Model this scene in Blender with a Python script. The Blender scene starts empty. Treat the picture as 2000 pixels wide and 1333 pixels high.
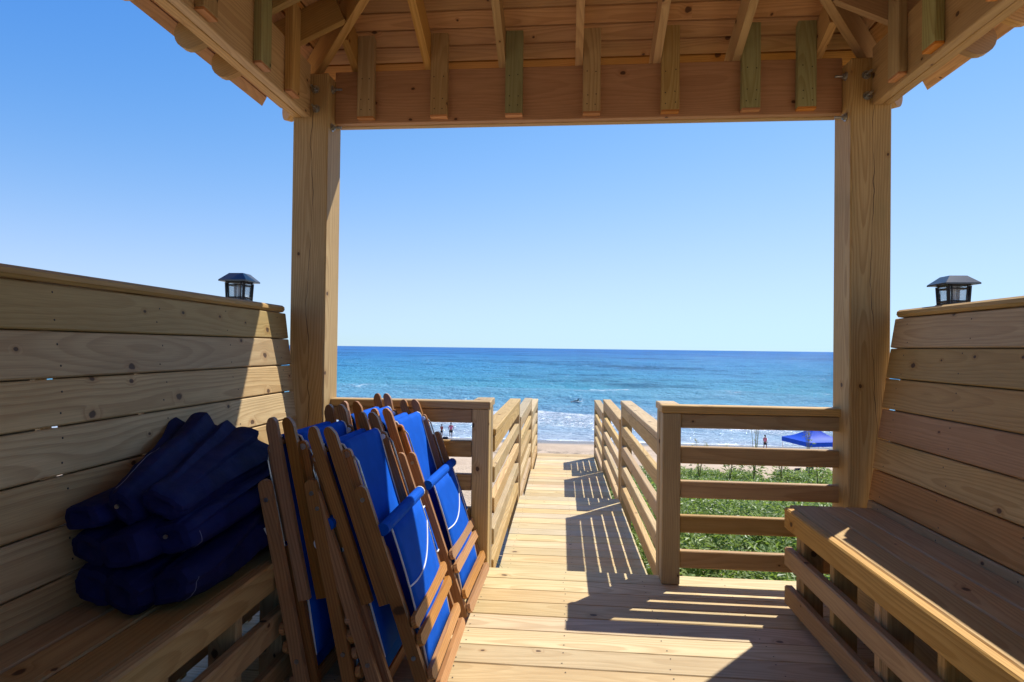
import bpy, bmesh, math, random
from mathutils import Vector, Matrix, noise
random.seed(7)
scene = bpy.context.scene
col = scene.collection

# ------------------------------------------------------------------ camera
cam_data = bpy.data.cameras.new("camera")
cam_data.sensor_width = 36.0
cam_data.lens = 1195.0 / 2000.0 * 36.0
cam_data.clip_start = 0.05
cam_data.clip_end = 60000.0
cam = bpy.data.objects.new("camera", cam_data)
col.objects.link(cam)
cam.matrix_world = Matrix(((0.99586307, -0.01144502, 0.090143, 0.0),
                           (0.09000301, -0.01220874, -0.99586666, 0.0),
                           (0.01249825, 0.99985997, -0.01112815, 1.18),
                           (0, 0, 0, 1)))
scene.camera = cam

# ------------------------------------------------------------------ sky, sun, exposure
SUN = Vector((0.527, 0.617, 1.0)).normalized()
world = bpy.data.worlds.new("World")
scene.world = world
world.use_nodes = True
wn = world.node_tree.nodes
wl = world.node_tree.links
for n in list(wn):
    wn.remove(n)
sky = wn.new("ShaderNodeTexSky")
sky.sky_type = 'NISHITA'
sky.sun_disc = False
sky.sun_elevation = math.asin(SUN.z)
sky.sun_rotation = math.atan2(SUN.x, SUN.y)
sky.altitude = 0.0
sky.air_density = 1.0
sky.dust_density = 0.0
sky.ozone_density = 4.0
bg = wn.new("ShaderNodeBackground")
bg.inputs["Strength"].default_value = 0.145
hs = wn.new("ShaderNodeHueSaturation")
hs.inputs["Saturation"].default_value = 1.06
tint = wn.new("ShaderNodeMix")
tint.data_type = 'RGBA'
tint.blend_type = 'MULTIPLY'
tint.inputs[0].default_value = 1.0
tint.inputs[7].default_value = (0.86, 0.98, 1.20, 1.0)
wout = wn.new("ShaderNodeOutputWorld")
wl.new(sky.outputs[0], tint.inputs[6])
wl.new(tint.outputs[2], hs.inputs["Color"])
# film-like response of the sky brightness, channel by channel
def wmath(op, a, b):
    m = wn.new("ShaderNodeMath")
    m.operation = op
    for i, v in enumerate((a, b)):
        if isinstance(v, float):
            m.inputs[i].default_value = v
        else:
            wl.new(v, m.inputs[i])
    return m.outputs[0]
sep = wn.new("ShaderNodeSeparateColor")
wl.new(hs.outputs[0], sep.inputs[0])
com = wn.new("ShaderNodeCombineColor")
for i, (a_, b_, p_) in enumerate(((10.86, 16.7, 2.3), (2.55, 2.36, 1.58), (0.90, 0.0, 0.42))):
    t_ = wmath('POWER', wmath('MULTIPLY', sep.outputs[i], 0.1726), p_)
    v_ = wmath('DIVIDE', wmath('MULTIPLY', t_, a_), wmath('ADD', wmath('MULTIPLY', t_, b_), 1.0))
    wl.new(wmath('DIVIDE', v_, 0.198), com.inputs[i])
wl.new(com.outputs[0], bg.inputs[0])
wl.new(bg.outputs[0], wout.inputs[0])

sun_data = bpy.data.lights.new("sun", 'SUN')
sun_data.energy = 4.6
sun_data.angle = math.radians(0.5)
sun_data.color = (1.0, 0.965, 0.90)
sun = bpy.data.objects.new("sun", sun_data)
col.objects.link(sun)
sun.rotation_euler = (-SUN).to_track_quat('-Z', 'Y').to_euler()
sun.location = SUN * 30

scene.view_settings.view_transform = 'Standard'
scene.view_settings.look = 'None'
scene.view_settings.gamma = 1.0
scene.view_settings.use_curve_mapping = False
scene.view_settings.exposure = 0.45
scene.cycles.max_bounces = 8
scene.cycles.diffuse_bounces = 5

# ------------------------------------------------------------------ node helpers
class NT:
    def __init__(self, mat):
        self.t = mat.node_tree
    def n(self, typ, **kw):
        nd = self.t.nodes.new(typ)
        for k, v in kw.items():
            setattr(nd, k, v)
        return nd
    def l(self, a, b):
        self.t.links.new(a, b)
    def val(self, x, sock):
        if isinstance(x, (int, float)):
            sock.default_value = x
        elif isinstance(x, (tuple, list)):
            sock.default_value = x
        else:
            self.l(x, sock)
    def math(self, op, a, b=0.0, c=None, clamp=False):
        m = self.n("ShaderNodeMath", operation=op)
        m.use_clamp = clamp
        self.val(a, m.inputs[0]); self.val(b, m.inputs[1])
        if c is not None:
            self.val(c, m.inputs[2])
        return m.outputs[0]
    def comb(self, x, y, z):
        m = self.n("ShaderNodeCombineXYZ")
        self.val(x, m.inputs[0]); self.val(y, m.inputs[1]); self.val(z, m.inputs[2])
        return m.outputs[0]
    def noise(self, vec, scale=1.0, detail=2.0, rough=0.5, dist=0.0):
        m = self.n("ShaderNodeTexNoise")
        self.val(vec, m.inputs["Vector"])
        m.inputs["Scale"].default_value = scale
        m.inputs["Detail"].default_value = detail
        m.inputs["Roughness"].default_value = rough
        m.inputs["Distortion"].default_value = dist
        return m.outputs[0]
    def ramp(self, fac, lo, hi, a=0.0, b=1.0, smooth=True):
        m = self.n("ShaderNodeMapRange")
        m.interpolation_type = 'SMOOTHSTEP' if smooth else 'LINEAR'
        self.val(fac, m.inputs[0])
        m.inputs[1].default_value = lo; m.inputs[2].default_value = hi
        m.inputs[3].default_value = a; m.inputs[4].default_value = b
        return m.outputs[0]
    def mix(self, fac, a, b, mode='MIX'):
        m = self.n("ShaderNodeMix", data_type='RGBA', blend_type=mode)
        self.val(fac, m.inputs[0])
        self.val(a if not (isinstance(a, tuple) and len(a) == 3) else a + (1,), m.inputs[6])
        self.val(b if not (isinstance(b, tuple) and len(b) == 3) else b + (1,), m.inputs[7])
        return m.outputs[2]
    def bump(self, h, strength=0.3, dist=0.01):
        m = self.n("ShaderNodeBump")
        m.inputs["Strength"].default_value = strength
        m.inputs["Distance"].default_value = dist
        self.l(h, m.inputs["Height"])
        return m.outputs[0]

def new_mat(name):
    m = bpy.data.materials.new(name)
    m.use_nodes = True
    return m, NT(m), m.node_tree.nodes["Principled BSDF"]

def wood_mat(name, light, mid, late, knots=0.5, rough=0.62, ring=0.011, bump=0.35, stain=0.5, crack=False):
    m, t, p = new_mat(name)
    tc = t.n("ShaderNodeTexCoord")
    oi = t.n("ShaderNodeObjectInfo")
    sx = t.n("ShaderNodeSeparateXYZ")
    t.l(tc.outputs["Object"], sx.inputs[0])
    X, Y, Z = sx.outputs
    rnd = oi.outputs["Random"]
    ro = t.math('MULTIPLY', rnd, 57.0)
    r2 = t.math('FRACT', t.math('MULTIPLY', rnd, 173.3))
    xo = t.math('ADD', X, ro)
    low = t.noise(t.comb(t.math('MULTIPLY', xo, 1.1), t.math('MULTIPLY', Y, 4.0), ro), 1.0, 2.0)
    low2 = t.noise(t.comb(t.math('MULTIPLY', xo, 0.9), t.math('ADD', ro, 9.0), t.math('MULTIPLY', Z, 3.0)), 1.0, 1.0)
    # knots
    vo = t.n("ShaderNodeTexVoronoi", feature='F1', voronoi_dimensions='2D')
    t.l(t.comb(t.math('MULTIPLY', xo, 4.6), t.math('MULTIPLY', t.math('ADD', Y, t.math('MULTIPLY', Z, 0.6)), 6.5), 0.0), vo.inputs["Vector"])
    vo.inputs["Scale"].default_value = 1.0
    sc = t.n("ShaderNodeSeparateColor")
    t.l(vo.outputs["Color"], sc.inputs[0])
    sel = t.math('GREATER_THAN', sc.outputs[0], 1.0 - knots)
    size = t.math('ADD', t.math('MULTIPLY', sc.outputs[1], 0.055), 0.028)
    kd = t.math('DIVIDE', vo.outputs["Distance"], size)
    kd = t.math('ADD', kd, t.math('MULTIPLY', t.math('SUBTRACT', t.noise(tc.outputs["Object"], 60.0, 1.0), 0.5), 0.7))
    kmask = t.math('MULTIPLY', sel, t.ramp(kd, 1.15, 0.7))
    khalo = t.math('MULTIPLY', sel, t.ramp(kd, 3.2, 0.6))
    # growth rings
    yc = t.math('ADD', Y, t.math('MULTIPLY', t.math('SUBTRACT', low, 0.5), 0.10))
    yc = t.math('ADD', yc, t.math('MULTIPLY', t.math('SUBTRACT', r2, 0.5), 0.10))
    zc = t.math('ADD', Z, t.math('ADD', t.math('MULTIPLY', low2, 0.13), 0.0))
    zc = t.math('ADD', zc, t.math('MULTIPLY', khalo, 0.012))
    r = t.math('SQRT', t.math('ADD', t.math('MULTIPLY', yc, yc), t.math('MULTIPLY', zc, zc)))
    wob = t.noise(t.comb(t.math('MULTIPLY', xo, 6.0), t.math('MULTIPLY', Y, 40.0), t.math('MULTIPLY', Z, 40.0)), 1.0, 2.0)
    r = t.math('ADD', r, t.math('MULTIPLY', wob, 0.004))
    ph = t.math('FRACT', t.math('DIVIDE', r, ring))
    latew = t.math('MULTIPLY', t.ramp(ph, 0.25, 0.86), t.ramp(ph, 1.0, 0.9))
    fib = t.noise(t.comb(t.math('MULTIPLY', xo, 7.0), t.math('MULTIPLY', Y, 330.0), t.math('MULTIPLY', Z, 330.0)), 1.0, 2.0, 0.6)
    blot = t.noise(t.comb(t.math('MULTIPLY', xo, 2.2), t.math('MULTIPLY', Y, 8.0), t.math('ADD', Z, ro)), 1.0, 3.0, 0.6)
    c = t.mix(t.ramp(blot, 0.3, 0.7), light, mid)
    lw = t.math('MULTIPLY', latew, t.math('ADD', t.math('MULTIPLY', r2, 0.34), 0.34))
    c = t.mix(lw, c, late)
    c = t.mix(t.ramp(fib, 0.35, 0.75, 0.0, 0.28), c, tuple(0.55 * v for v in late))
    # grey-green weather stain
    c = t.mix(t.math('MULTIPLY', t.ramp(t.noise(t.comb(t.math('MULTIPLY', xo, 1.4), t.math('MULTIPLY', Y, 5.0), t.math('ADD', ro, 3.0)), 1.0, 3.0, 0.65), 0.58, 0.75), stain), c, tuple(v * f for v, f in zip(mid, (0.70, 0.74, 0.66))))
    c = t.mix(t.math('MULTIPLY', khalo, 0.38), c, tuple(v * f for v, f in zip(late, (0.85, 0.66, 0.5))))
    c = t.mix(t.math('MULTIPLY', kmask, 0.9), c, (0.075, 0.036, 0.017))
    if crack:
        cw = t.math('MULTIPLY', t.math('SUBTRACT', t.noise(t.comb(t.math('MULTIPLY', xo, 1.3), 0.0, 4.0), 1.0, 4.0, 0.55), 0.5), 0.16)
        dy = t.math('ABSOLUTE', t.math('SUBTRACT', Y, t.math('ADD', cw, 0.012)))
        wd = t.ramp(t.noise(t.comb(t.math('MULTIPLY', xo, 2.0), 7.0, 0.0), 1.0, 2.0), 0.40, 0.62, 0.0002, 0.0024)
        cm = t.math('MULTIPLY', t.math('LESS_THAN', dy, wd), 0.85)
        c = t.mix(cm, c, (0.05, 0.03, 0.018))
    # per board value and tint
    c = t.mix(1.0, c, oi.outputs["Color"], 'MULTIPLY')
    hsv = t.n("ShaderNodeHueSaturation")
    t.l(c, hsv.inputs["Color"])
    t.l(t.ramp(r2, 0, 1, 0.80, 1.16, False), hsv.inputs["Value"])
    t.l(t.ramp(rnd, 0, 1, 0.88, 1.12, False), hsv.inputs["Saturation"])
    t.l(hsv.outputs[0], p.inputs["Base Color"])
    p.inputs["Roughness"].default_value = rough
    p.inputs["Specular IOR Level"].default_value = 0.3
    h = t.math('ADD', t.math('MULTIPLY', fib, 0.6), t.math('MULTIPLY', latew, 0.5))
    h = t.math('SUBTRACT', h, t.math('MULTIPLY', kmask, 0.5))
    t.l(t.bump(h, bump, 0.002), p.inputs["Normal"])
    return m

PINE = wood_mat("pine", (0.63, 0.455, 0.225), (0.55, 0.385, 0.18), (0.42, 0.26, 0.105), knots=0.27)
DECK = wood_mat("deck_pine", (0.70, 0.545, 0.30), (0.63, 0.475, 0.25), (0.49, 0.33, 0.15), knots=0.07, ring=0.012, stain=0.4)
POSTW = wood_mat("post_pine", (0.60, 0.435, 0.215), (0.52, 0.37, 0.175), (0.38, 0.235, 0.095), knots=0.34, crack=True)
TEAK = wood_mat("chair_wood", (0.50, 0.235, 0.085), (0.41, 0.185, 0.064), (0.25, 0.10, 0.036), knots=0.02, rough=0.42, ring=0.009, bump=0.2, stain=0.35)
SLATW = wood_mat("chair_slat_wood", (0.62, 0.33, 0.13), (0.54, 0.27, 0.095), (0.38, 0.17, 0.06), knots=0.02, rough=0.45, ring=0.009, bump=0.2, stain=0.2)

def simple(name, colr, rough=0.5, metal=0.0, nscale=0.0, namp=0.25, spec=0.4, bumps=0.0, bscale=200.0):
    m, t, p = new_mat(name)
    p.inputs["Roughness"].default_value = rough
    p.inputs["Metallic"].default_value = metal
    p.inputs["Specular IOR Level"].default_value = spec
    tc = t.n("ShaderNodeTexCoord")
    oi = t.n("ShaderNodeObjectInfo")
    if nscale:
        f = t.noise(tc.outputs["Object"], nscale, 3.0, 0.6)
        c = t.mix(t.ramp(f, 0.3, 0.7), tuple(v * (1 - namp) for v in colr), tuple(min(1, v * (1 + namp)) for v in colr))
    else:
        c = t.mix(0.0, colr, colr)
    c = t.mix(1.0, c, oi.outputs["Color"], 'MULTIPLY')
    t.l(c, p.inputs["Base Color"])
    if bumps:
        t.l(t.bump(t.noise(tc.outputs["Object"], bscale, 2.0), bumps, 0.002), p.inputs["Normal"])
    return m

def fabric_mat(name, colr, colr2, rough=0.8, wscale=900.0, transl=0.0, crease=0.25):
    m, t, p = new_mat(name)
    tc = t.n("ShaderNodeTexCoord")
    oi = t.n("ShaderNodeObjectInfo")
    f = t.noise(tc.outputs["Object"], 9.0, 3.0, 0.6)
    c = t.mix(t.ramp(f, 0.3, 0.7), colr, colr2)
    c = t.mix(1.0, c, oi.outputs["Color"], 'MULTIPLY')
    t.l(c, p.inputs["Base Color"])
    p.inputs["Roughness"].default_value = rough
    p.inputs["Specular IOR Level"].default_value = 0.12
    h = t.math('ADD', t.math('MULTIPLY', t.noise(tc.outputs["Object"], wscale, 1.0), 0.15), t.math('MULTIPLY', t.noise(tc.outputs["Object"], 14.0, 3.0), 1.0))
    t.l(t.bump(h, crease, 0.012), p.inputs["Normal"])
    if transl:
        tr = t.n("ShaderNodeBsdfTranslucent")
        t.l(c, tr.inputs[0])
        mx = t.n("ShaderNodeMixShader")
        mx.inputs[0].default_value = transl
        out = t.t.nodes["Material Output"]
        t.l(p.outputs[0], mx.inputs[1]); t.l(tr.outputs[0], mx.inputs[2])
        t.l(mx.outputs[0], out.inputs[0])
    return m

BLUE = fabric_mat("royal_blue_canvas", (0.002, 0.098, 0.56), (0.004, 0.115, 0.64), 0.8, transl=0.13, crease=0.15)
NAVY = fabric_mat("navy_canvas", (0.0060, 0.0080, 0.052), (0.011, 0.0145, 0.085), 0.68, crease=0.45)
TENTB = fabric_mat("tent_fabric", (0.008, 0.075, 0.52), (0.010, 0.09, 0.60), 0.55, transl=0.13)
WHITE = simple("white_piping", (0.80, 0.80, 0.78), 0.6, nscale=30, namp=0.06)
THREAD = simple("white_thread", (0.30, 0.31, 0.46), 0.8, nscale=40, namp=0.1)
STEEL = simple("galvanised_steel", (0.42, 0.43, 0.42), 0.38, 0.9, nscale=80, namp=0.25)
DSTEEL = simple("dark_screw", (0.06, 0.05, 0.04), 0.5, 0.6, nscale=60)
CAPM = simple("lantern_cap", (0.035, 0.035, 0.038), 0.30, 0.0, nscale=60, namp=0.25, spec=0.8)
BLACK = simple("black_powder_coat", (0.018, 0.018, 0.02), 0.42, 0.0, nscale=90, namp=0.3, bumps=0.15, bscale=500)
SKIN = simple("skin", (0.34, 0.18, 0.11), 0.6, nscale=20, namp=0.12)
PINK = fabric_mat("pink_cotton", (0.92, 0.26, 0.42), (0.95, 0.32, 0.48), 0.8, transl=0.35)
DARKC = fabric_mat("dark_cloth", (0.015, 0.016, 0.022), (0.03, 0.03, 0.04), 0.8)
HAIR = simple("dark_hair", (0.02, 0.013, 0.01), 0.6, nscale=60)
BOARDW = simple("white_board", (0.75, 0.76, 0.75), 0.3, nscale=10, namp=0.05)
ALU = simple("tent_frame_metal", (0.62, 0.63, 0.64), 0.4, 0.7, nscale=30, namp=0.1)

def glass_mat():
    m, t, p = new_mat("frosted_pane")
    tc = t.n("ShaderNodeTexCoord")
    f = t.noise(tc.outputs["Object"], 55.0, 2.0)
    t.l(t.mix(f, (0.80, 0.84, 0.86), (0.92, 0.94, 0.95)), p.inputs["Base Color"])
    p.inputs["Roughness"].default_value = 0.18
    p.inputs["Transmission Weight"].default_value = 0.85
    p.inputs["IOR"].default_value = 1.12
    return m
PANE = glass_mat()

def leaf_mat(name, a, b, c3):
    m, t, p = new_mat(name)
    tc = t.n("ShaderNodeTexCoord")
    g = t.n("ShaderNodeAttribute", attribute_name="tone")
    c = t.mix(t.ramp(g.outputs["Fac"], 0.0, 0.6), a, b)
    c = t.mix(t.ramp(g.outputs["Fac"], 0.6, 1.0), c, c3)
    c = t.mix(t.ramp(t.noise(tc.outputs["Object"], 0.8, 3.0), 0.35, 0.7, 0.0, 0.45), c, tuple(0.6 * v for v in a))
    t.l(c, p.inputs["Base Color"])
    p.inputs["Roughness"].default_value = 0.45
    tr = t.n("ShaderNodeBsdfTranslucent")
    t.l(t.mix(0.5, c, (0.34, 0.50, 0.05)), tr.inputs[0])
    mx = t.n("ShaderNodeMixShader")
    mx.inputs[0].default_value = 0.42
    t.l(p.outputs[0], mx.inputs[1]); t.l(tr.outputs[0], mx.inputs[2])
    t.l(mx.outputs[0], t.t.nodes["Material Output"].inputs[0])
    return m
LEAF = leaf_mat("dune_leaf", (0.11, 0.19, 0.035), (0.31, 0.40, 0.085), (0.42, 0.50, 0.20))
STRAW = leaf_mat("seed_straw", (0.34, 0.26, 0.13), (0.40, 0.30, 0.15), (0.42, 0.36, 0.2))

def sand_mat():
    m, t, p = new_mat("sand")
    tc = t.n("ShaderNodeTexCoord")
    P = tc.outputs["Object"]
    sx = t.n("ShaderNodeSeparateXYZ"); t.l(P, sx.inputs[0])
    big = t.noise(P, 0.25, 4.0, 0.6)
    fine = t.noise(P, 14.0, 4.0, 0.7)
    c = t.mix(t.ramp(big, 0.35, 0.65), (0.47, 0.34, 0.215), (0.58, 0.43, 0.28))
    c = t.mix(t.ramp(fine, 0.50, 0.72, 0.0, 0.55), c, (0.30, 0.215, 0.125))
    # dry grass litter on the dune
    dune = t.ramp(sx.outputs[1], 17.0, 24.0, 1.0, 0.0)
    lit = t.noise(t.comb(t.math('MULTIPLY', sx.outputs[0], 18.0), t.math('MULTIPLY', sx.outputs[1], 18.0), 0.0), 1.0, 3.0, 0.7)
    c = t.mix(t.math('MULTIPLY', dune, t.ramp(lit, 0.5, 0.68)), c, (0.17, 0.125, 0.06))
    # weed line on the beach
    wy = t.math('ADD', sx.outputs[1], t.math('MULTIPLY', t.noise(P, 0.15, 3.0), 14.0))
    wl_ = t.math('MULTIPLY', t.ramp(wy, 62.0, 65.0), t.ramp(wy, 70.0, 66.0))
    weed = t.math('MULTIPLY', wl_, t.ramp(t.noise(t.comb(t.math('MULTIPLY', sx.outputs[0], 0.8), t.math('MULTIPLY', sx.outputs[1], 0.5), 0.0), 1.0, 4.0, 0.7), 0.44, 0.60))
    c = t.mix(t.math('MULTIPLY', weed, 0.75), c, (0.16, 0.115, 0.065))
    # wet sand
    wetn = t.math('ADD', sx.outputs[1], t.math('MULTIPLY', t.noise(t.comb(t.math('MULTIPLY', sx.outputs[0], 0.06), 0.0, 0.0), 1.0, 2.0), 5.0))
    wet = t.ramp(wetn, 67.5, 70.5)
    c = t.mix(wet, c, (0.22, 0.16, 0.10))
    t.l(c, p.inputs["Base Color"])
    t.l(t.ramp(wet, 0, 1, 0.9, 0.25), p.inputs["Roughness"])
    h = t.math('ADD', t.math('MULTIPLY', t.noise(P, 2.2, 3.0, 0.6), 1.0), t.math('MULTIPLY', fine, 0.15))
    t.l(t.bump(h, 0.7, 0.12), p.inputs["Normal"])
    return m
SAND = sand_mat()

def sea_mat():
    m, t, p = new_mat("sea_water")
    tc = t.n("ShaderNodeTexCoord")
    P = tc.outputs["Object"]
    sx = t.n("ShaderNodeSeparateXYZ"); t.l(P, sx.inputs[0])
    X, Y = sx.outputs[0], sx.outputs[1]
    ly = t.math('LOGARITHM', t.math('MAXIMUM', Y, 1.0), 10.0)
    wob = t.math('MULTIPLY', t.math('SUBTRACT', t.noise(t.comb(t.math('MULTIPLY', X, 0.012), t.math('MULTIPLY', ly, 9.0), 0.0), 1.0, 3.0), 0.5), 0.22)
    lyw = t.math('ADD', ly, wob)
    cr = t.n("ShaderNodeValToRGB")
    t.l(t.ramp(lyw, 1.84, 3.6, 0, 1, False), cr.inputs[0])
    e = cr.color_ramp.elements
    e[0].position = 0.0; e[0].color = (0.36, 0.43, 0.48, 1)
    e[1].position = 1.0; e[1].color = (0.026, 0.140, 0.36, 1)
    for pos, cc in ((0.06, (0.24, 0.37, 0.46)), (0.13, (0.13, 0.31, 0.41)), (0.22, (0.075, 0.29, 0.38)), (0.34, (0.048, 0.245, 0.39)), (0.52, (0.035, 0.195, 0.38)), (0.75, (0.028, 0.155, 0.37))):
        q = e.new(pos); q.color = cc + (1,)
    pat = t.noise(t.comb(t.math('MULTIPLY', X, 0.004), t.math('MULTIPLY', Y, 0.004), 0.0), 1.0, 12.0, 0.78)
    c = t.mix(t.ramp(pat, 0.48, 0.60, 0.0, 0.85), cr.outputs[0], t.mix(0.72, cr.outputs[0], (0.002, 0.022, 0.085)))
    c = t.mix(t.ramp(pat, 0.46, 0.36, 0.0, 0.55), c, t.mix(0.5, c, (0.10, 0.30, 0.42)))
    # foam: breaker line, swash, wisps
    wx = t.math('MULTIPLY', t.math('SUBTRACT', t.noise(t.comb(t.math('MULTIPLY', X, 0.05), 3.0, 0.0), 1.0, 3.0), 0.5), 16.0)
    yb = t.math('ADD', Y, wx)
    fo = t.noise(t.comb(t.math('MULTIPLY', X, 0.55), t.math('MULTIPLY', Y, 0.42), 0.0), 1.0, 6.0, 0.68, 0.6)
    lace = t.n("ShaderNodeTexVoronoi", feature='DISTANCE_TO_EDGE')
    t.l(t.comb(t.math('ADD', t.math('MULTIPLY', X, 0.5), t.math('MULTIPLY', fo, 2.2)), t.math('ADD', t.math('MULTIPLY', Y, 0.33), t.math('MULTIPLY', fo, 2.2)), 0.0), lace.inputs["Vector"])
    lacem = t.ramp(lace.outputs["Distance"], 0.16, 0.02)
    brk = t.math('MULTIPLY', t.ramp(yb, 79.0, 85.0), t.ramp(yb, 103.0, 95.0))
    amt = t.math('ADD', t.math('MULTIPLY', fo, 1.0), t.math('MULTIPLY', lacem, 0.35))
    gate1 = t.ramp(t.noise(t.comb(t.math('MULTIPLY', X, 0.045), 7.0, 0.0), 1.0, 2.0), 0.42, 0.56)
    f1 = t.math('MULTIPLY', t.math('MULTIPLY', brk, t.ramp(gate1, 0.0, 1.0, 0.35, 1.0)), t.ramp(amt, 0.54, 0.72))
    crest = t.math('MULTIPLY', t.math('MULTIPLY', gate1, t.math('MULTIPLY', t.ramp(yb, 90.0, 96.0), t.ramp(yb, 104.0, 98.0))), t.ramp(fo, 0.40, 0.56))
    foam = t.math('MAXIMUM', f1, crest)
    # further breaker pieces
    wx2 = t.math('MULTIPLY', t.math('SUBTRACT', t.noise(t.comb(t.math('MULTIPLY', X, 0.02), 31.0, 0.0), 1.0, 2.0), 0.5), 26.0)
    yb2 = t.math('ADD', Y, wx2)
    gate = t.ramp(t.noise(t.comb(t.math('MULTIPLY', X, 0.035), 17.0, 0.0), 1.0, 2.0), 0.52, 0.62)
    f2 = t.math('MULTIPLY', t.math('MULTIPLY', gate, t.math('MULTIPLY', t.ramp(yb2, 141.0, 146.0), t.ramp(yb2, 158.0, 150.0))), t.ramp(fo, 0.46, 0.6))
    foam = t.math('MAXIMUM', foam, t.math('MULTIPLY', f2, 0.8))
    # swash edge
    ws = t.math('MULTIPLY', t.noise(t.comb(t.math('MULTIPLY', X, 0.06), 0.0, 0.0), 1.0, 2.0), 5.0)
    ys = t.math('ADD', Y, ws)
    sw = t.math('MULTIPLY', t.math('MULTIPLY', t.ramp(ys, 69.5, 71.0), t.ramp(ys, 74.0, 72.0)), t.ramp(fo, 0.34, 0.52))
    foam = t.math('MAXIMUM', foam, sw)
    thin = t.math('MULTIPLY', t.math('MULTIPLY', t.ramp(ys, 70.0, 74.0), t.ramp(ys, 92.0, 82.0)), t.math('MULTIPLY', lacem, 0.12))
    foam = t.math('MAXIMUM', foam, thin, None, True)
    c = t.mix(foam, c, (0.82, 0.84, 0.84))
    # ripples; coarser relief farther out
    n1 = t.noise(t.comb(t.math('MULTIPLY', X, 0.8), t.math('MULTIPLY', Y, 1.2), 0.0), 1.0, 5.0, 0.62)
    n2 = t.noise(t.comb(t.math('MULTIPLY', X, 0.08), t.math('MULTIPLY', Y, 0.14), 0.0), 1.0, 6.0, 0.68)
    n3 = t.noise(t.comb(t.math('MULTIPLY', X, 0.008), t.math('MULTIPLY', Y, 0.012), 0.0), 1.0, 8.0, 0.70)
    h = t.math('ADD', t.math('MULTIPLY', n1, t.ramp(Y, 74.0, 105.0, 0.15, 0.85)), t.math('MULTIPLY', n2, 2.4))
    h = t.math('ADD', h, t.math('MULTIPLY', n3, 14.0))
    h = t.math('ADD', h, t.math('MULTIPLY', foam, 0.25))
    nrm = t.bump(h, 0.9, 1.0)
    # choppy water: reflectance stays well below that of a flat mirror at grazing angles
    lw = t.n("ShaderNodeLayerWeight")
    lw.inputs["Blend"].default_value = 0.35
    t.l(nrm, lw.inputs["Normal"])
    df = t.n("ShaderNodeBsdfDiffuse")
    t.l(c, df.inputs["Color"]); t.l(nrm, df.inputs["Normal"])
    gl = t.n("ShaderNodeBsdfGlossy")
    gl.inputs["Roughness"].default_value = 0.12
    t.l(nrm, gl.inputs["Normal"])
    gl.inputs["Color"].default_value = (0.9, 0.95, 1.0, 1)
    fac = t.math('MULTIPLY', t.ramp(lw.outputs["Facing"], 0.3, 1.0, 0.03, 0.24), t.ramp(foam, 0, 1, 1.0, 0.05))
    mx = t.n("ShaderNodeMixShader")
    t.l(fac, mx.inputs[0]); t.l(df.outputs[0], mx.inputs[1]); t.l(gl.outputs[0], mx.inputs[2])
    t.t.nodes.remove(p)
    t.l(mx.outputs[0], t.t.nodes["Material Output"].inputs[0])
    return m
SEA = sea_mat()

# ------------------------------------------------------------------ object helpers
ORG = {}
def link(o):
    col.objects.link(o)
    return o
def tag(o, label=None, cat=None, group=None, kind=None):
    if label: o['label'] = label
    if cat: o['category'] = cat
    if group: o['group'] = group
    if kind: o['kind'] = kind
    return o
def thing(name, label=None, cat=None, loc=(0, 0, 0), group=None, mat4=None, local=False, kind=None):
    o = bpy.data.objects.new(name, None)
    o.empty_display_size = 0.1
    link(o)
    if mat4 is not None:
        o.matrix_world = mat4
        ORG[o.name] = Vector((0, 0, 0))
    else:
        o.location = loc
        ORG[o.name] = Vector((0, 0, 0)) if local else Vector(loc)
    return tag(o, label, cat, group, kind)
def org(parent):
    return ORG.get(parent.name, Vector((0, 0, 0))) if parent else Vector((0, 0, 0))
def obj(name, me, mat=None, parent=None, M=None, tint=None, smooth=False):
    o = bpy.data.objects.new(name, me)
    link(o)
    if mat is not None and not me.materials:
        me.materials.append(mat)
    if parent:
        o.parent = parent
    if M is not None:
        M = Matrix(M)
        M.translation = M.translation - org(parent)
        o.matrix_local = M
    elif parent:
        o.location = -org(parent)
    ORG[o.name] = -Vector(o.location) * 0 + (M.translation * 0 if M is not None else Vector((0, 0, 0)))
    if tint:
        o.color = (tint[0], tint[1], tint[2], 1)
    if smooth:
        for pl in me.polygons:
            pl.use_smooth = True
    return o
def mesh_of(name, verts, faces):
    me = bpy.data.meshes.new(name)
    me.from_pydata([tuple(v) for v in verts], [], faces)
    me.update()
    return me
_cache = {}
def chamfer_box(L, W, T, c=0.003):
    key = (round(L, 4), round(W, 4), round(T, 4), round(c, 4))
    bm = bmesh.new()
    bmesh.ops.create_cube(bm, size=1.0)
    for v in bm.verts:
        v.co = Vector((v.co.x * L, v.co.y * W, v.co.z * T))
    if c > 0:
        bmesh.ops.bevel(bm, geom=list(bm.edges), offset=min(c, 0.3 * min(L, W, T)), segments=1, affect='EDGES')
    me = bpy.data.meshes.new("board_mesh")
    bm.to_mesh(me); bm.free()
    return me
def box_mesh(L, W, T, mat, c=0.003):
    key = (round(L, 4), round(W, 4), round(T, 4), c, mat.name)
    if key not in _cache:
        me = chamfer_box(L, W, T, c)
        me.materials.append(mat)
        _cache[key] = me
    return _cache[key]
def tintr(a=0.08, base=(1, 1, 1)):
    v = 1 + random.uniform(-a, a)
    h = random.uniform(-1, 1)
    return (base[0] * v * (1 + .03 * h), base[1] * v * (1 - .035 * h + random.uniform(-.02, .02)), base[2] * v * (1 - .10 * h + random.uniform(-.05, .05)))
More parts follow.
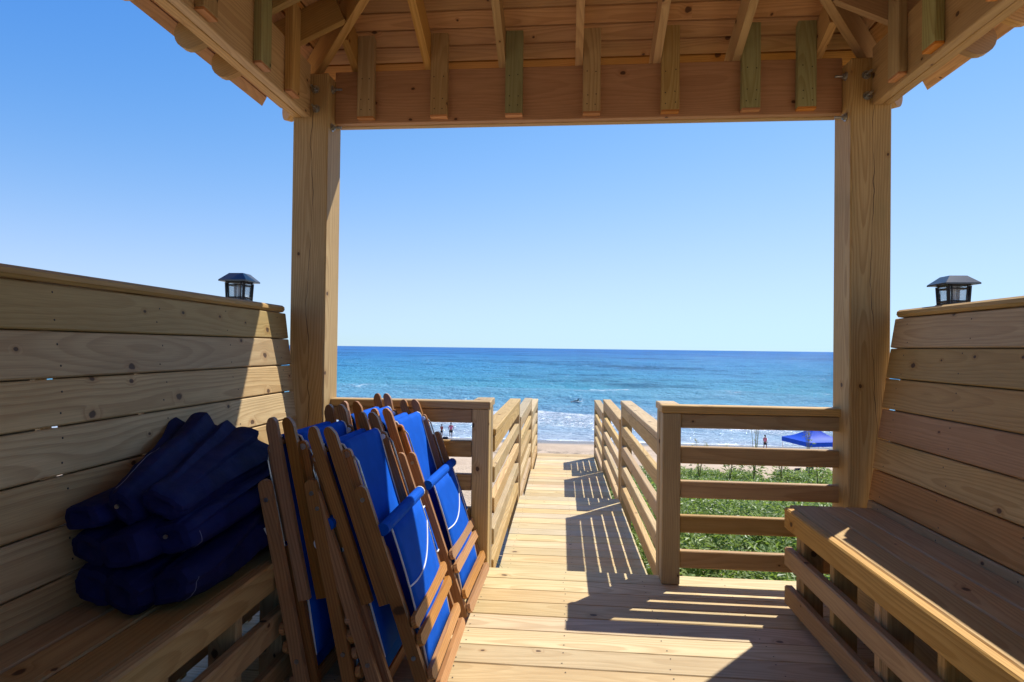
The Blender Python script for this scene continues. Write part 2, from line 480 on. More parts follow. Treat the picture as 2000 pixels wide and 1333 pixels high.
def box(name, x0, x1, y0, y1, z0, z1, mat=PINE, parent=None, tint=None, c=0.003):
    """axis aligned board; local X runs along the longest side, Z through the thinnest"""
    d = [x1 - x0, y1 - y0, z1 - z0]
    ax = sorted(range(3), key=lambda i: -d[i])
    e = [Vector((1, 0, 0)), Vector((0, 1, 0)), Vector((0, 0, 1))]
    a, b = e[ax[0]], e[ax[1]]
    n = a.cross(b)
    M = Matrix((a, b, n)).transposed().to_4x4()
    M.translation = Vector(((x0 + x1) / 2, (y0 + y1) / 2, (z0 + z1) / 2))
    return obj(name, box_mesh(d[ax[0]], d[ax[1]], d[ax[2]], mat, c), mat, parent, M, tint or tintr())
def bar(name, p0, p1, w, t, wdir, mat=PINE, parent=None, tint=None, c=0.003):
    p0, p1 = Vector(p0), Vector(p1)
    a = (p1 - p0)
    L = a.length
    a.normalize()
    b = Vector(wdir); b = (b - a * b.dot(a)).normalized()
    n = a.cross(b)
    M = Matrix((a, b, n)).transposed().to_4x4()
    M.translation = (p0 + p1) / 2
    return obj(name, box_mesh(L, w, t, mat, c), mat, parent, M, tint or tintr())
def prism_mesh(profile, w, mat, key=None):
    """profile in (x, z), extruded along y by w"""
    if key and key in _cache:
        return _cache[key]
    n = len(profile)
    vs = [(x, -w / 2, z) for x, z in profile] + [(x, w / 2, z) for x, z in profile]
    fs = [tuple(range(n)), tuple(range(2 * n - 1, n - 1, -1))]
    for i in range(n):
        j = (i + 1) % n
        fs.append((i, i + n, j + n, j))
    me = mesh_of("prism", vs, fs)
    bm = bmesh.new(); bm.from_mesh(me)
    bmesh.ops.recalc_face_normals(bm, faces=bm.faces)
    bm.to_mesh(me); bm.free()
    me.materials.append(mat)
    if key:
        _cache[key] = me
    return me
def tube_mesh(pts, r, seg=8, mat=None, rs=None, name="tube"):
    pts = [Vector(p) for p in pts]
    vs, fs = [], []
    up = Vector((0.13, 0.21, 1)).normalized()
    for i, p in enumerate(pts):
        d = (pts[min(i + 1, len(pts) - 1)] - pts[max(i - 1, 0)]).normalized()
        u = d.cross(up)
        if u.length < 1e-3: u = d.cross(Vector((1, 0, 0)))
        u.normalize(); v = d.cross(u)
        rr = rs[i] if rs else r
        for k in range(seg):
            a = 2 * math.pi * k / seg
            vs.append(p + u * math.cos(a) * rr + v * math.sin(a) * rr)
    for i in range(len(pts) - 1):
        for k in range(seg):
            k2 = (k + 1) % seg
            fs.append((i * seg + k, i * seg + k2, (i + 1) * seg + k2, (i + 1) * seg + k))
    fs.append(tuple(range(seg - 1, -1, -1)))
    fs.append(tuple(range((len(pts) - 1) * seg, len(pts) * seg)))
    me = mesh_of(name, vs, fs)
    if mat: me.materials.append(mat)
    return me
def join_meshes(parts, mat, name="joined"):
    """parts: list of (mesh, Matrix)"""
    bm = bmesh.new()
    for me, M in parts:
        tmp = me.copy()
        tmp.transform(M)
        bm.from_mesh(tmp)
        bpy.data.meshes.remove(tmp)
    me = bpy.data.meshes.new(name)
    bm.to_mesh(me); bm.free()
    me.materials.clear()
    me.materials.append(mat)
    return me
def screws(name, pts, nrm, parent, r=0.0042):
    """small countersunk screw heads, one joined part"""
    vs, fs = [], []
    nrm = Vector(nrm).normalized()
    u = nrm.orthogonal().normalized(); v = nrm.cross(u)
    for p in pts:
        p = Vector(p); b = len(vs)
        for k in range(6):
            a = math.pi * k / 3
            vs.append(p + (u * math.cos(a) + v * math.sin(a)) * r)
        vs.append(p + nrm * 0.0012)
        for k in range(6):
            fs.append((b + k, b + (k + 1) % 6, b + 6))
    me = mesh_of(name, vs, fs)
    o = obj(name, me, DSTEEL, parent)
    o['kind'] = 'stuff'
    return o

RAND = random.uniform

# ================================================================== GROUND AND WATER
def zprof(y):
    if y < 3: return -0.90
    if y < 16: return -0.90 - 0.088 * (y - 3)
    if y < 30:
        s = (y - 16) / 14.0; s = s * s * (3 - 2 * s)
        return -2.044 + (-7.7 + 2.044) * s
    if y < 48: return -7.7 - 0.6 * (y - 30) / 18.0
    if y < 70: return -8.3 - 1.02 * (y - 48) / 22.0
    return -9.32 - 0.045 * (y - 70)
def zground(x, y):
    z = zprof(y)
    if y < 30:
        z += 0.10 * noise.noise((x * 0.35, y * 0.35, 1.7)) + 0.05 * noise.noise((x * 1.1, y * 1.1, 5.0))
    else:
        z += 0.05 * noise.noise((x * 0.3, y * 0.3, 2.7)) * max(0.0, min(1.0, (68 - y) / 10.0))
    return z
def axis(vals):
    out = []
    for a, b, s in vals:
        n = max(1, int(round((b - a) / s)))
        out += [a + (b - a) * i / n for i in range(n)]
    out.append(vals[-1][1])
    return out
def grid_mesh(name, xs, ys, zf, mat):
    vs = [(x, y, zf(x, y)) for y in ys for x in xs]
    nx = len(xs)
    fs = [(j * nx + i, j * nx + i + 1, (j + 1) * nx + i + 1, (j + 1) * nx + i) for j in range(len(ys) - 1) for i in range(nx - 1)]
    me = mesh_of(name, vs, fs)
    me.materials.append(mat)
    for p in me.polygons: p.use_smooth = True
    return me
xs = axis([(-2500, -200, 230), (-200, -20, 12), (-20, 30, 0.5), (30, 200, 10), (200, 2500, 230)])
ys = axis([(-300, -12, 48), (-12, 30, 0.5), (30, 72, 1.0), (72, 110, 8)])
tag(obj("sand", grid_mesh("sand", xs, ys, zground, SAND), SAND), "pale tan sand of the dune and the beach below", kind="structure")

def zsea(x, y):
    far = max(0.0, min(1.0, (y - 74) / 25.0))
    fade = 1.0 if y < 500 else max(0.0, 1 - (y - 500) / 600.0)
    w = 0.0
    ph = 1.3 * noise.noise((x * 0.02, y * 0.02, 3.0)) * 3
    w += 0.34 * math.sin(y * 0.23 + x * 0.015 + ph)
    w += 0.20 * math.sin(y * 0.41 - x * 0.03 + 2 * ph + 1.0)
    w += 0.22 * noise.noise((x * 0.10, y * 0.22, 9.0)) + 0.12 * noise.noise((x * 0.35, y * 0.6, 4.0))
    yb = y + 16.0 * 0.5 * noise.noise((x * 0.05, 3.0, 0.0))
    br = 0.75 * math.exp(-((yb - 98.0) / 4.0) ** 2) * (0.7 + 0.5 * noise.noise((x * 0.12, y * 0.1, 2.0)))
    sw2 = 0.75 * math.exp(-((y - 146 + 10 * noise.noise((x * 0.02, 31.0, 0.0))) / 6.0) ** 2)
    sw3 = 0.6 * math.exp(-((y - 122 + 10 * noise.noise((x * 0.02, 11.0, 0.0))) / 5.0) ** 2)
    foamy = 0.12 * noise.noise((x * 0.9, y * 0.7, 6.0)) * math.exp(-((yb - 90.0) / 11.0) ** 2)
    return -9.32 + (w * fade + br + sw2 + sw3) * far + foamy
ys = axis([(66, 130, 0.5), (130, 220, 1.0), (220, 500, 3.0), (500, 1100, 15), (1100, 3000, 190), (3000, 30000, 3000)])
xs = axis([(-30000, -2000, 4000), (-2000, -250, 125), (-250, -75, 5), (-75, 110, 0.8), (110, 250, 5), (250, 2000, 125), (2000, 30000, 4000)])
tag(obj("sea", grid_mesh("sea", xs, ys, zsea, SEA), SEA), "blue sea with turquoise shallows and white surf", kind="structure")

# ================================================================== DECK
deck = thing("deck", "sunlit new pine deck floor of boards running across", loc=(0, 0, 0), kind="structure")
k = 0
y1 = 3.28
spts = []
while y1 > -1.6:
    y0 = y1 - 0.1395
    box("plank", -1.56, 1.66, y0, y1, -0.036 + RAND(-.001, .001), RAND(-.0012, .0012), DECK, deck, tintr(0.09), 0.0035)
    for x in (-1.2, -0.8, -0.4, 0.0, 0.4, 0.8, 1.2):
        for dy in (0.03, 0.11):
            spts.append((x + RAND(-.008, .008), y0 + dy, 0.0012))
    y1 -= 0.1427
screws("screw", spts, (0, 0, 1), deck, 0.0032)
for x in (-1.5, -0.8, 0.0, 0.8, 1.6):
    box("joist", x - .019, x + .019, -1.5, 3.235, -0.228, -0.039, PINE, deck)
box("rim_joist", -1.56, 1.66, 3.236, 3.274, -0.228, -0.039, PINE, deck)
for x in (-1.45, 0.05, 1.55):
    for y in (-1.3, 0.9, 3.1):
        box("post", x - .07, x + .07, y - .07, y + .07, -1.6, -0.23, PINE, deck)

# ================================================================== BOARDWALK (three level landings stepping down)
WC = lambda y: 0.051 - 0.0095 * (y - 3.41)
walk = thing("boardwalk", "narrow pine boardwalk stepping down towards the beach", loc=(0, 0, 0), kind="structure")
LAND = [(3.30, 5.63, -0.177), (5.645, 7.77, -0.354), (7.785, 10.0, -0.531)]
for (ya, yb, z) in LAND:
    spts = []
    y = yb
    n = int(round((yb - ya) / 0.1427))
    pitch = (yb - ya) / n
    for i in range(n):
        y1 = yb - i * pitch
        y0 = y1 - pitch + 0.0035
        ym = (y0 + y1) / 2
        box("plank", WC(ym) - 0.452, WC(ym) + 0.452, y0, y1, z - 0.037 + RAND(-.001, .001), z + RAND(-.001, .001), DECK, walk, tintr(0.08), 0.0035)
        for x in (-0.39, 0.0, 0.39):
            for dy in (0.03, 0.105):
                spts.append((WC(ym) + x + RAND(-.006, .006), y0 + dy, z + 0.0012))
    screws("screw", spts, (0, 0, 1), walk, 0.0032)
    for x in (-0.40, 0.0, 0.40):
        bar("joist", (WC(ya) + x, ya + 0.045, z - 0.115), (WC(yb) + x, yb - 0.045, z - 0.115), 0.14, 0.038, (0, 0, 1), PINE, walk)
    box("riser", WC(yb) - 0.45, WC(yb) + 0.45, yb - 0.042, yb - 0.004, z - 0.18, z - 0.039, PINE, walk)

# ================================================================== PAVILION
pav = thing("pavilion", "open pine pavilion with hip roof over the deck", "pavilion", (0.048, 1.45, 0.0))
PX0, PX1 = -1.432, 1.526           # outer faces
PY0, PY1 = -0.30, 3.235
P = 0.186
GREY = (0.80, 0.80, 0.78)
posts = []
for (x0, y0) in ((PX0, PY1 - P), (PX1 - P, PY1 - P), (PX0, PY0), (PX1 - P, PY0)):
    M = Matrix(((0, 1, 0), (0, 0, 1), (1, 0, 0))).to_4x4()
    zt = 2.59
    M.translation = Vector((x0 + P / 2, y0 + P / 2, zt / 2 + 0.001))
    po = obj("post", box_mesh(zt, P, P, POSTW, 0.006), POSTW, pav, M, (0.84, 0.80, 0.74))
    ORG[po.name] = None
    Mp = M.copy(); Mp.translation = M.translation - org(pav)
    posts.append((po, x0, y0, zt, Mp))
def bolt_mesh():
    w = bmesh.new()
    bmesh.ops.create_cone(w, cap_ends=True, segments=14, radius1=0.021, radius2=0.021, depth=0.004, matrix=Matrix.Translation((0, 0, 0.002)))
    bmesh.ops.create_cone(w, cap_ends=True, segments=6, radius1=0.0145, radius2=0.0145, depth=0.012, matrix=Matrix.Translation((0, 0, 0.010)))
    bmesh.ops.create_cone(w, cap_ends=True, segments=10, radius1=0.0065, radius2=0.0065, depth=0.045, matrix=Matrix.Translation((0, 0, 0.030)))
    me = bpy.data.meshes.new("bolt"); w.to_mesh(me); w.free()
    me.materials.append(STEEL)
    return me
BOLT = bolt_mesh()
def bolt(po, Mp, wpos, nrm):
    Mw = Vector(nrm).to_track_quat('Z', 'Y').to_matrix().to_4x4()
    Mw.translation = Vector(wpos) - ORG[pav.name]
    o = bpy.data.objects.new("bolt", BOLT); link(o)
    o.parent = po
    o.matrix_local = Mp.inverted() @ Mw
for po, x0, y0, zt, Mp in posts[:2]:
    left = x0 < 0
    xin = x0 + P if left else x0
    s = 1 if left else -1
    xf = x0 + (0.118 if left else 0.068)
    for dz in (2.505, 2.405):
        bolt(po, Mp, (xf + (0.006 if dz < 2.45 else 0), y0, dz), (0, -1, 0))
        bolt(po, Mp, (xin, y0 + 0.055, dz + 0.02 - (0.10 if dz < 2.45 else 0)), (s, 0, 0))
# beams (double boards)
BZ0, BZ1 = 2.360, 2.636
RED = (0.92, 0.72, 0.56)
box("beam", PX0 + P, PX1 - P, 3.145, 3.188, BZ0, BZ1, PINE, pav, (1.0, 0.70, 0.58))
box("beam", PX0 + P, PX1 - P, 3.190, 3.233, BZ0 - 0.003, BZ1 - 0.002, PINE, pav, (0.95, 0.85, 0.75))
box("beam", PX0 + P, PX1 - P, PY0, PY0 + 0.09, BZ0, BZ1, PINE, pav)
for xa, xb in ((PX0 + 0.047, PX0 + 0.092), (PX0, PX0 + 0.045), (PX1 - 0.092, PX1 - 0.047), (PX1 - 0.045, PX1)):
    box("beam", xa, xb, PY0 + P, PY1 - P - 0.001, BZ0, BZ1, PINE, pav, (0.95, 0.86, 0.74))
# unseen board panels added behind the camera to keep the interior dark
for xa, xb in ((PX0 + P + 0.001, -0.52), (0.62, PX1 - P - 0.001)):
    for i in range(16):
        box("rear_shade_plank", xa, xb, PY0 + 0.05, PY0 + 0.085, 0.02 + i * 0.1435, 0.02 + i * 0.1435 + 0.1405, PINE, pav)
# roof
TAN = 0.449
OV = 0.31
EX0, EX1, EY0, EY1 = PX0 - OV, PX1 + OV, PY0 - OV, PY1 + OV
HW = (EX1 - EX0) / 2
CXR = (EX0 + EX1) / 2
ZE = BZ1 - TAN * (OV + 0.09)         # underside of rafter at the eave line
ang = math.atan(TAN)
RH = 0.14
def rafter_profile(L):
    r = RH / 2
    pts = [(0.0 + r - r * math.sin(a), r - r * math.cos(a)) for a in [math.pi * i / 10 for i in range(11)]]
    # rounded tail at x=0, square at x=L
    return pts + [(L, RH), (L, 0.0)]
def rafter(base, direc, run, tint=None):
    """base: point under the tail at the eave; direc: horizontal unit vector inwards; run: horizontal length"""
    d = Vector((direc[0], direc[1], 0))
    a = (d + Vector((0, 0, TAN))).normalized()
    L = run / math.cos(ang)
    yv = Vector((0, 0, 1)).cross(a).normalized()
    n = a.cross(yv)
    M = Matrix((a, yv, n)).transposed().to_4x4()
    M.translation = Vector(base)
    me = prism_mesh(rafter_profile(L), 0.038, PINE, ("raf", round(L, 3)))
    return obj("rafter", me, PINE, pav, M, tint or tintr(0.08, (0.97, 0.86, 0.72)))
scab_x = [-1.069, -0.679, -0.288, 0.108, 0.500, 0.893, 1.159]
GREEN = (0.58, 0.78, 0.72)
for i, x in enumerate(scab_x):
    g = i in (2, 5, 6)
    box("support_block", x - .0445, x + .0445, 3.107, 3.144, 2.384, 2.825, PINE, pav, GREEN if g else tintr(0.05, (0.84, 0.80, 0.68)))
    box("support_block_tip", x - .0440, x + .0440, 3.1072, 3.1435, 2.372, 2.3835, PINE, pav, (1.0, 0.62, 0.42), 0.001)
    xr = x - 0.0645 if i < 6 else x + 0.0645
    run = min(HW, xr - EX0, EX1 - xr) - 0.03
    rafter((xr, EY1 - 0.10, ZE + 0.10 * TAN), (0, -1), run - 0.10)
    rafter((xr, EY0 + 0.02, ZE + 0.02 * TAN), (0, 1), run - 0.02)
for side, ys_ in ((-1, [2.86, 2.575, 2.165, 1.77, 1.37, 0.97, 0.57, 0.17]), (1, [2.85, 2.588, 2.215, 1.82, 1.42, 1.02, 0.62, 0.22])):
    xo = EX0 if side < 0 else EX1
    xi = PX0 + 0.092 if side < 0 else PX1 - 0.092
    for i, y in enumerate(ys_):
        run = min(HW, EY1 - y, y - EY0) - 0.03
        rafter((xo - side * 0.02, y, ZE + 0.02 * TAN), (-side, 0), run - 0.02)
        ysb = y - 0.0645
        x0, x1 = (xi + 0.001, xi + 0.038) if side < 0 else (xi - 0.038, xi - 0.001)
        g = (side, i) in ((-1, 1), (1, 1), (-1, 4))
        box("support_block", x0, x1, ysb - .0445, ysb + .0445, 2.384, 2.825, PINE, pav, GREEN if g else tintr(0.05, (0.84, 0.80, 0.68)))
        box("support_block_tip", x0 + .0005, x1 - .0005, ysb - .044, ysb + .044, 2.372, 2.3835, PINE, pav, (1.0, 0.62, 0.42), 0.001)
# hips and ridge
RY0, RY1 = EY0 + HW, EY1 - HW
ztop = ZE + HW * TAN
for (cx_, cy_, ry) in ((EX0, EY1, RY1), (EX1, EY1, RY1), (EX0, EY0, RY0), (EX1, EY0, RY0)):
    a0 = Vector((cx_, cy_, ZE)); a1 = Vector((CXR, ry, ztop))
    d = (a1 - a0); hl = math.hypot(d.x, d.y)
    u = d / hl
    p0 = a0 + u * 0.10; p1 = a0 + u * (hl - 0.03)
    aa = (p1 - p0); L = aa.length; aa.normalize()
    yv = Vector((0, 0, 1)).cross(aa).normalized()
    n = aa.cross(yv)
    M = Matrix((aa, yv, n)).transposed().to_4x4()
    M.translation = p0 - n * 0.012
    obj("hip_rafter", prism_mesh(rafter_profile(L), 0.040, PINE, ("raf", round(L, 3), "h")), PINE, pav, M, (0.95, 0.80, 0.62))
box("ridge_board", CXR - .019, CXR + .019, RY0, RY1, ztop - 0.02, ztop + 0.135, PINE, pav)
# roof planks, one by one, mitred at the hips
ZP = ZE + RH / math.cos(ang) + 0.001
PITCH = 0.0925
TH = 0.018
def roof_plank(slope, q0, q1, short=0.0):
    # slope: 0 front, 1 right, 2 back, 3 left ; built as a front-type prism then turned
    if slope in (0, 2):
        half = HW; ext0, ext1 = EX0, EX1
    else:
        ext0, ext1 = EY0, EY1
    qm = (q0 + q1) / 2
    mid = (ext0 + ext1) / 2
    lhalf = (ext1 - ext0) / 2
    z0, z1 = ZP + TAN * q0, ZP + TAN * q1
    dz = TH / math.cos(ang)
    h0, h1 = lhalf - q0 - 0.002 - short, lhalf - q1 - 0.002 - short
    zm = (z0 + z1) / 2
    loc = []
    for (h, q, z) in ((h0, q0, z0), (h1, q1, z1)):
        for zz in (z, z + dz):
            loc.append((-h, (qm - q), zz - zm)); loc.append((h, (qm - q), zz - zm))
    # verts: 0 -h q0 b,1 +h q0 b,2 -h q0 t,3 +h q0 t,4 -h q1 b,5 +h q1 b,6,7 top
    fs = [(0, 4, 5, 1), (2, 3, 7, 6), (0, 1, 3, 2), (4, 6, 7, 5), (0, 2, 6, 4), (1, 5, 7, 3)]
    me = mesh_of("roof_plank", loc, fs)
    bm = bmesh.new(); bm.from_mesh(me); bmesh.ops.recalc_face_normals(bm, faces=bm.faces); bm.to_mesh(me); bm.free()
    if slope == 0: M = Matrix.Translation((mid, EY1 - qm, zm))
    elif slope == 2: M = Matrix.Translation((mid, EY0 + qm, zm)) @ Matrix.Rotation(math.pi, 4, 'Z')
    elif slope == 1: M = Matrix.Translation((EX1 - qm, mid, zm)) @ Matrix.Rotation(-math.pi / 2, 4, 'Z')
    else: M = Matrix.Translation((EX0 + qm, mid, zm)) @ Matrix.Rotation(math.pi / 2, 4, 'Z')
    obj("roof_plank", me, PINE, pav, M, tintr(0.1, (1.0, 0.74, 0.58)))
for s in (1, 3):
    roof_plank(s, -0.062, -0.007, 0.17)
for s in range(4):
    q = 0.0
    while q + PITCH < HW - 0.01:
        roof_plank(s, q, q + PITCH - 0.0095)
        q += PITCH

SHINGLE = simple("asphalt_shingle", (0.06, 0.055, 0.05), 0.95, nscale=60, namp=0.4, bumps=0.4, bscale=300)
dzs = TH / math.cos(ang) + 0.004
zc0, zc1 = ZP + dzs, ZP + dzs + TAN * HW
vs = [(EX0, EY1, zc0), (EX1, EY1, zc0), (EX1, EY0, zc0), (EX0, EY0, zc0), (CXR, RY1, zc1), (CXR, RY0, zc1)]
vs += [(x, y, z + 0.012) for x, y, z in vs]
fs = [(1, 0, 4), (2, 1, 4, 5), (3, 2, 5), (0, 3, 5, 4)]
fs = fs + [tuple(i + 6 for i in reversed(f)) for f in fs] + [(i, (i + 1) % 4, (i + 1) % 4 + 6, i + 6) for i in range(4)]
me = mesh_of("roof_covering", vs, fs)
bm = bmesh.new(); bm.from_mesh(me); bmesh.ops.recalc_face_normals(bm, faces=bm.faces); bm.to_mesh(me); bm.free()
obj("roof_covering", me, SHINGLE, pav)
npts = []
for x in scab_x:
    for z in (2.42, 2.47, 2.58):
        for dx in (-.022, .022):
            npts.append((x + dx + RAND(-.004, .004), 3.1062, z + RAND(-.008, .008)))
screws("screw", [(a - ORG[pav.name].x * 0, b, c) for a, b, c in npts], (0, -1, 0), pav, 0.0034)

# ================================================================== RAILINGS
def front_rail(label, x_post0, x_post1, x_end, sp):
    """x_post0..1: the 4x4 rail post; x_end: end at the pavilion post"""
    xm = (x_post0 + x_end) / 2
    r = thing("railing", label, "railing", (xm, 3.19, 0.0), "railings at the front of the deck")
    F = 3.147
    # two 4x4 posts beside each other at the boardwalk opening
    M0 = (x_post0 + x_post1) / 2
    box("post", min(x_post0, x_post1), max(x_post0, x_post1), F, F + .089, 0.001, 0.860, PINE, r, (1.0, 0.98, 0.84), 0.004)
    s2 = 0.006 if x_post0 > 0 else -0.006
    box("post", min(x_post0, x_post1) + s2 * 1.5, max(x_post0, x_post1) + s2 * 1.5, F + .170, F + .259, -0.55, 0.860, PINE, r, (0.92, 0.90, 0.82), 0.004)
    xa, xb = (x_post1, x_end) if x_end > x_post1 else (x_end, x_post1)
    zs = [(0.786, 0.8575), (0.607, 0.692), (0.434, 0.519), (0.259, 0.345), (0.082, 0.167)]
    for za, zb in zs:
        box("rail_board", xa + .001, xb - .001, F + .012, F + .050, za, zb, PINE, r, tintr(0.08, (0.9, 0.80, 0.68)), 0.004)
    ca, cb = min(x_post0, x_end), max(x_post0, x_end)
    e = -0.004 if x_post0 > 0 else 0
    box("cap_rail", ca - (0.006 if x_post0 > 0 else 0), cb + (0.006 if x_post0 < 0 else 0), F - .006, F + .085, 0.8615, 0.900, PINE, r, (1, .95, .85), 0.004)
    # short cap running along the boardwalk over both posts
    c0, c1 = min(x_post0, x_post1) - 0.004 + s2, max(x_post0, x_post1) + 0.004 + s2
    box("cap_rail", c0, c1, F + .0865, F + .268, 0.8617, 0.9003, PINE, r, (1, .95, .85), 0.004)
    return r
front_rail("pine railing left of the boardwalk opening, behind the blue chairs", -0.399, -0.488, -1.262, -1)
front_rail("pine railing right of the boardwalk opening, between it and the bench", 0.484, 0.575, 1.348, 1)

SEC = [(3.41, 5.48, -0.177), (5.60, 7.74, -0.354), (7.85, 9.78, -0.531)]
ordn = ["nearest", "middle", "farthest"]
for i, (ya, yb, zf) in enumerate(SEC):
    for s, nm in ((-1, "left"), (1, "right")):
        x0 = WC(ya) + s * 0.4475
        x1 = WC(yb) + s * 0.4475
        th = math.atan2(x1 - x0, yb - ya)
        L = math.hypot(x1 - x0, yb - ya)
        # local: X outwards, Y along the walk
        M = Matrix.Translation((x0, ya, zf)) @ Matrix.Rotation(-th, 4, 'Z')
        r = thing("walkway_railing", "%s section of the five-board railing on the %s side of the boardwalk" % (ordn[i], nm), "railing", mat4=M, group="railing sections along the boardwalk")
        def bx(name, a, b, c, d, e, f, tint=None):
            if s < 0: a, b = -b, -a
            return box(name, a, b, c, d, e, f, PINE, r, tint or tintr(0.07), 0.004)
        zt = 0.864 + 0.0
        bx("post", 0, .089, L - .089, L, -0.30, zt - .001, (0.86, 0.80, 0.68))
        if i > 0:
            bx("post", 0, .089, 0.0, .089, -0.30, zt - .001, (0.86, 0.80, 0.68))
        y_in = 0.0915 if i > 0 else 0.004
        for kx in range(5):
            top = 0.863 - 0.173 * kx - (0.002 if kx == 0 else 0)
            bx("rail_board", 0.001, .039, y_in, L - .0905, top - .089, top, (1.0, 1.0, 0.92) if kx % 2 else tintr(0.06, (1, .97, .9)))
        bx("cap_rail", -0.004, .092, 0.001, L + .012, .8645, .902)

# ================================================================== INCLINED WALLS AND BENCHES
def wall(label, side, base, yaw, tilt, y_far, y_near, pitch, n, openings, cin):
    """local X along the wall (towards the camera is -), Z up the tilted face, Y outwards"""
    along = Vector((yaw, 1, 0)).normalized()
    outw = Vector((side, 0, 0))
    upv = (Vector((0, 0, 1)) + outw * tilt).normalized()
    nrm = upv.cross(along)
    M = Matrix((along, nrm, upv)).transposed().to_4x4()
    M.translation = Vector(base)
    w = thing("backrest_wall", label, "wall", mat4=M, group="inclined board walls behind the benches")
    out = 1 if nrm.x * side > 0 else -1
    Lf, Ln = y_far - base[1], y_near - base[1]
    t = 0.036
    sp = []
    for i in range(n):
        z0 = i * pitch + 0.002
        z1 = (i + 1) * pitch - 0.0030
        ya, yb = (0, t * out) if out > 0 else (-t, 0)
        dl = RAND(-.006, .006)
        base_t = (0.93, 0.87, 0.76) if side < 0 else ((1.0, 0.72, 0.58) if i in (n - 4, 1) else (0.95, 0.86, 0.74))
        box("plank", Ln, Lf + dl - 0.004 * abs(n - i), ya, yb, z0 - RAND(0, .001), z1, PINE, w, tintr(0.09, base_t), 0.004)
        for xx in (Lf - 0.12, Lf - 0.55, Lf - 1.0, Lf - 1.45):
            for zz in (z0 + .03, z1 - .03):
                sp.append((xx + RAND(-.02, .02), -0.0006 * out, zz + RAND(-.012, .012)))
    zt = n * pitch
    ya, yb = (-cin, 0.128) if out > 0 else (-0.128, cin)
    box("cap_rail", Ln, Lf - 0.02, ya, yb, zt + 0.002, zt + 0.036, PINE, w, (1, .92, .8), 0.010)
    for xx in (Lf - 0.12, Lf - 0.55, Lf - 1.0, Lf - 1.45, Lf - 1.9, Lf - 2.4):
        ya, yb = (t + 0.0125, t + 0.10) if out > 0 else (-t - 0.10, -t - 0.0125)
        box("upright", xx - .019, xx + .019, ya, yb, -0.40, zt - 0.002, PINE, w, tintr())
    ob = openings
    for i in range(1, n):
        zb = i * pitch
        ya, yb = (t + 0.0015, t + 0.012) if out > 0 else (-t - 0.012, -t - 0.0015)
        for (s0, s1) in ob:
            box("light_blocking_strip", s0 - base[1], s1 - base[1], ya, yb, zb - .02, zb + .02, PINE, w, (0.5, 0.45, 0.4), 0.0)  # unseen dark strips added behind the seams to block light between boards
    screws("screw", sp, (0, -out, 0), w, 0.0034)
    # lower boards under the seat, down to the deck
    for i in range(3):
        z1 = -0.004 - i * 0.12
        ya, yb = (0, t * out) if out > 0 else (-t, 0)
        box("plank", Ln, Lf - 0.04, ya, yb, z1 - 0.115, z1, PINE, w, tintr(0.1, (0.9, 0.82, 0.7)), 0.004)
    return w
wall("tall inclined pine board wall behind the navy umbrella bundles, left", -1, (-1.319, 3.03, 0.419), 0.0, 0.134, 3.03, -0.3, 0.1335, 7, [(-.3, 1.53), (1.615, 1.93), (1.955, 2.99)], 0.008)
wall("tall inclined pine board wall behind the long bench, right", 1, (1.383, 3.03, 0.357), 0.0, 0.155, 3.03, -0.3, 0.1425, 7, [(-.3, 2.15), (2.165, 2.97)], 0.012)

def bench(label, x_front, x_back, y_far, y_near, zt, side):
    b = thing("bench", label, "bench", ((x_front + x_back) / 2, (y_far + y_near) / 2, 0.0), "built-in slatted benches")
    s = side
    n = 3
    w = (abs(x_back - x_front)) / n
    for i in range(n):
        xa = x_front + s * (i * w + 0.0025); xb = x_front + s * ((i + 1) * w - 0.0025)
        if i == n - 1: xb = x_back - s * 0.004
        box("seat_plank", min(xa, xb), max(xa, xb), y_near, y_far + .055, zt - .036, zt - RAND(0, .001), PINE, b, tintr(0.07, (0.86, 0.78, 0.68)), 0.005)
    # trim and slats
    xa, xb = x_front - s * 0.038, x_front - s * 0.001
    for k, (z0, z1) in enumerate(((zt - .092, zt + .002), (0.205, 0.290), (0.035, 0.118))):
        box("slat", min(xa, xb), max(xa, xb), y_near, y_far + 0.004 - 0.004 * k, z0, z1, PINE, b, tintr(0.05, (0.98, 0.83, 0.66)), 0.006)
    y = y_far - 0.06
    k = 0
    while y > y_near:
        xa, xb = x_front + s * 0.001, x_front + s * 0.090
        box("upright", min(xa, xb), max(xa, xb), y - .019, y + .019, 0.002, zt - .038, PINE, b, tintr(0.08, (1, .88, .72)))
        if k % 2 == 0:
            xa, xb = x_front + s * 0.004, x_front + s * 0.088
            box("upright", min(xa, xb), max(xa, xb), y - .060, y - .0205, 0.002, zt - .038, PINE, b, tintr(0.08, (.8, .7, .58)))
        xa, xb = x_front + s * 0.091, x_back - s * 0.03
        box("seat_bearer", min(xa, xb), max(xa, xb), y - .019, y + .019, zt - .128, zt - .038, PINE, b, tintr(0.08, (.8, .7, .58)))
        y -= 0.35
        k += 1
    return b
bench("long slatted pine bench along the right wall, empty", 1.034, 1.400, 2.905, -0.3, 0.466, 1)
bench("slatted pine bench along the left wall under the navy bundles", -0.983, -1.326, 2.90, -0.3, 0.465, -1)

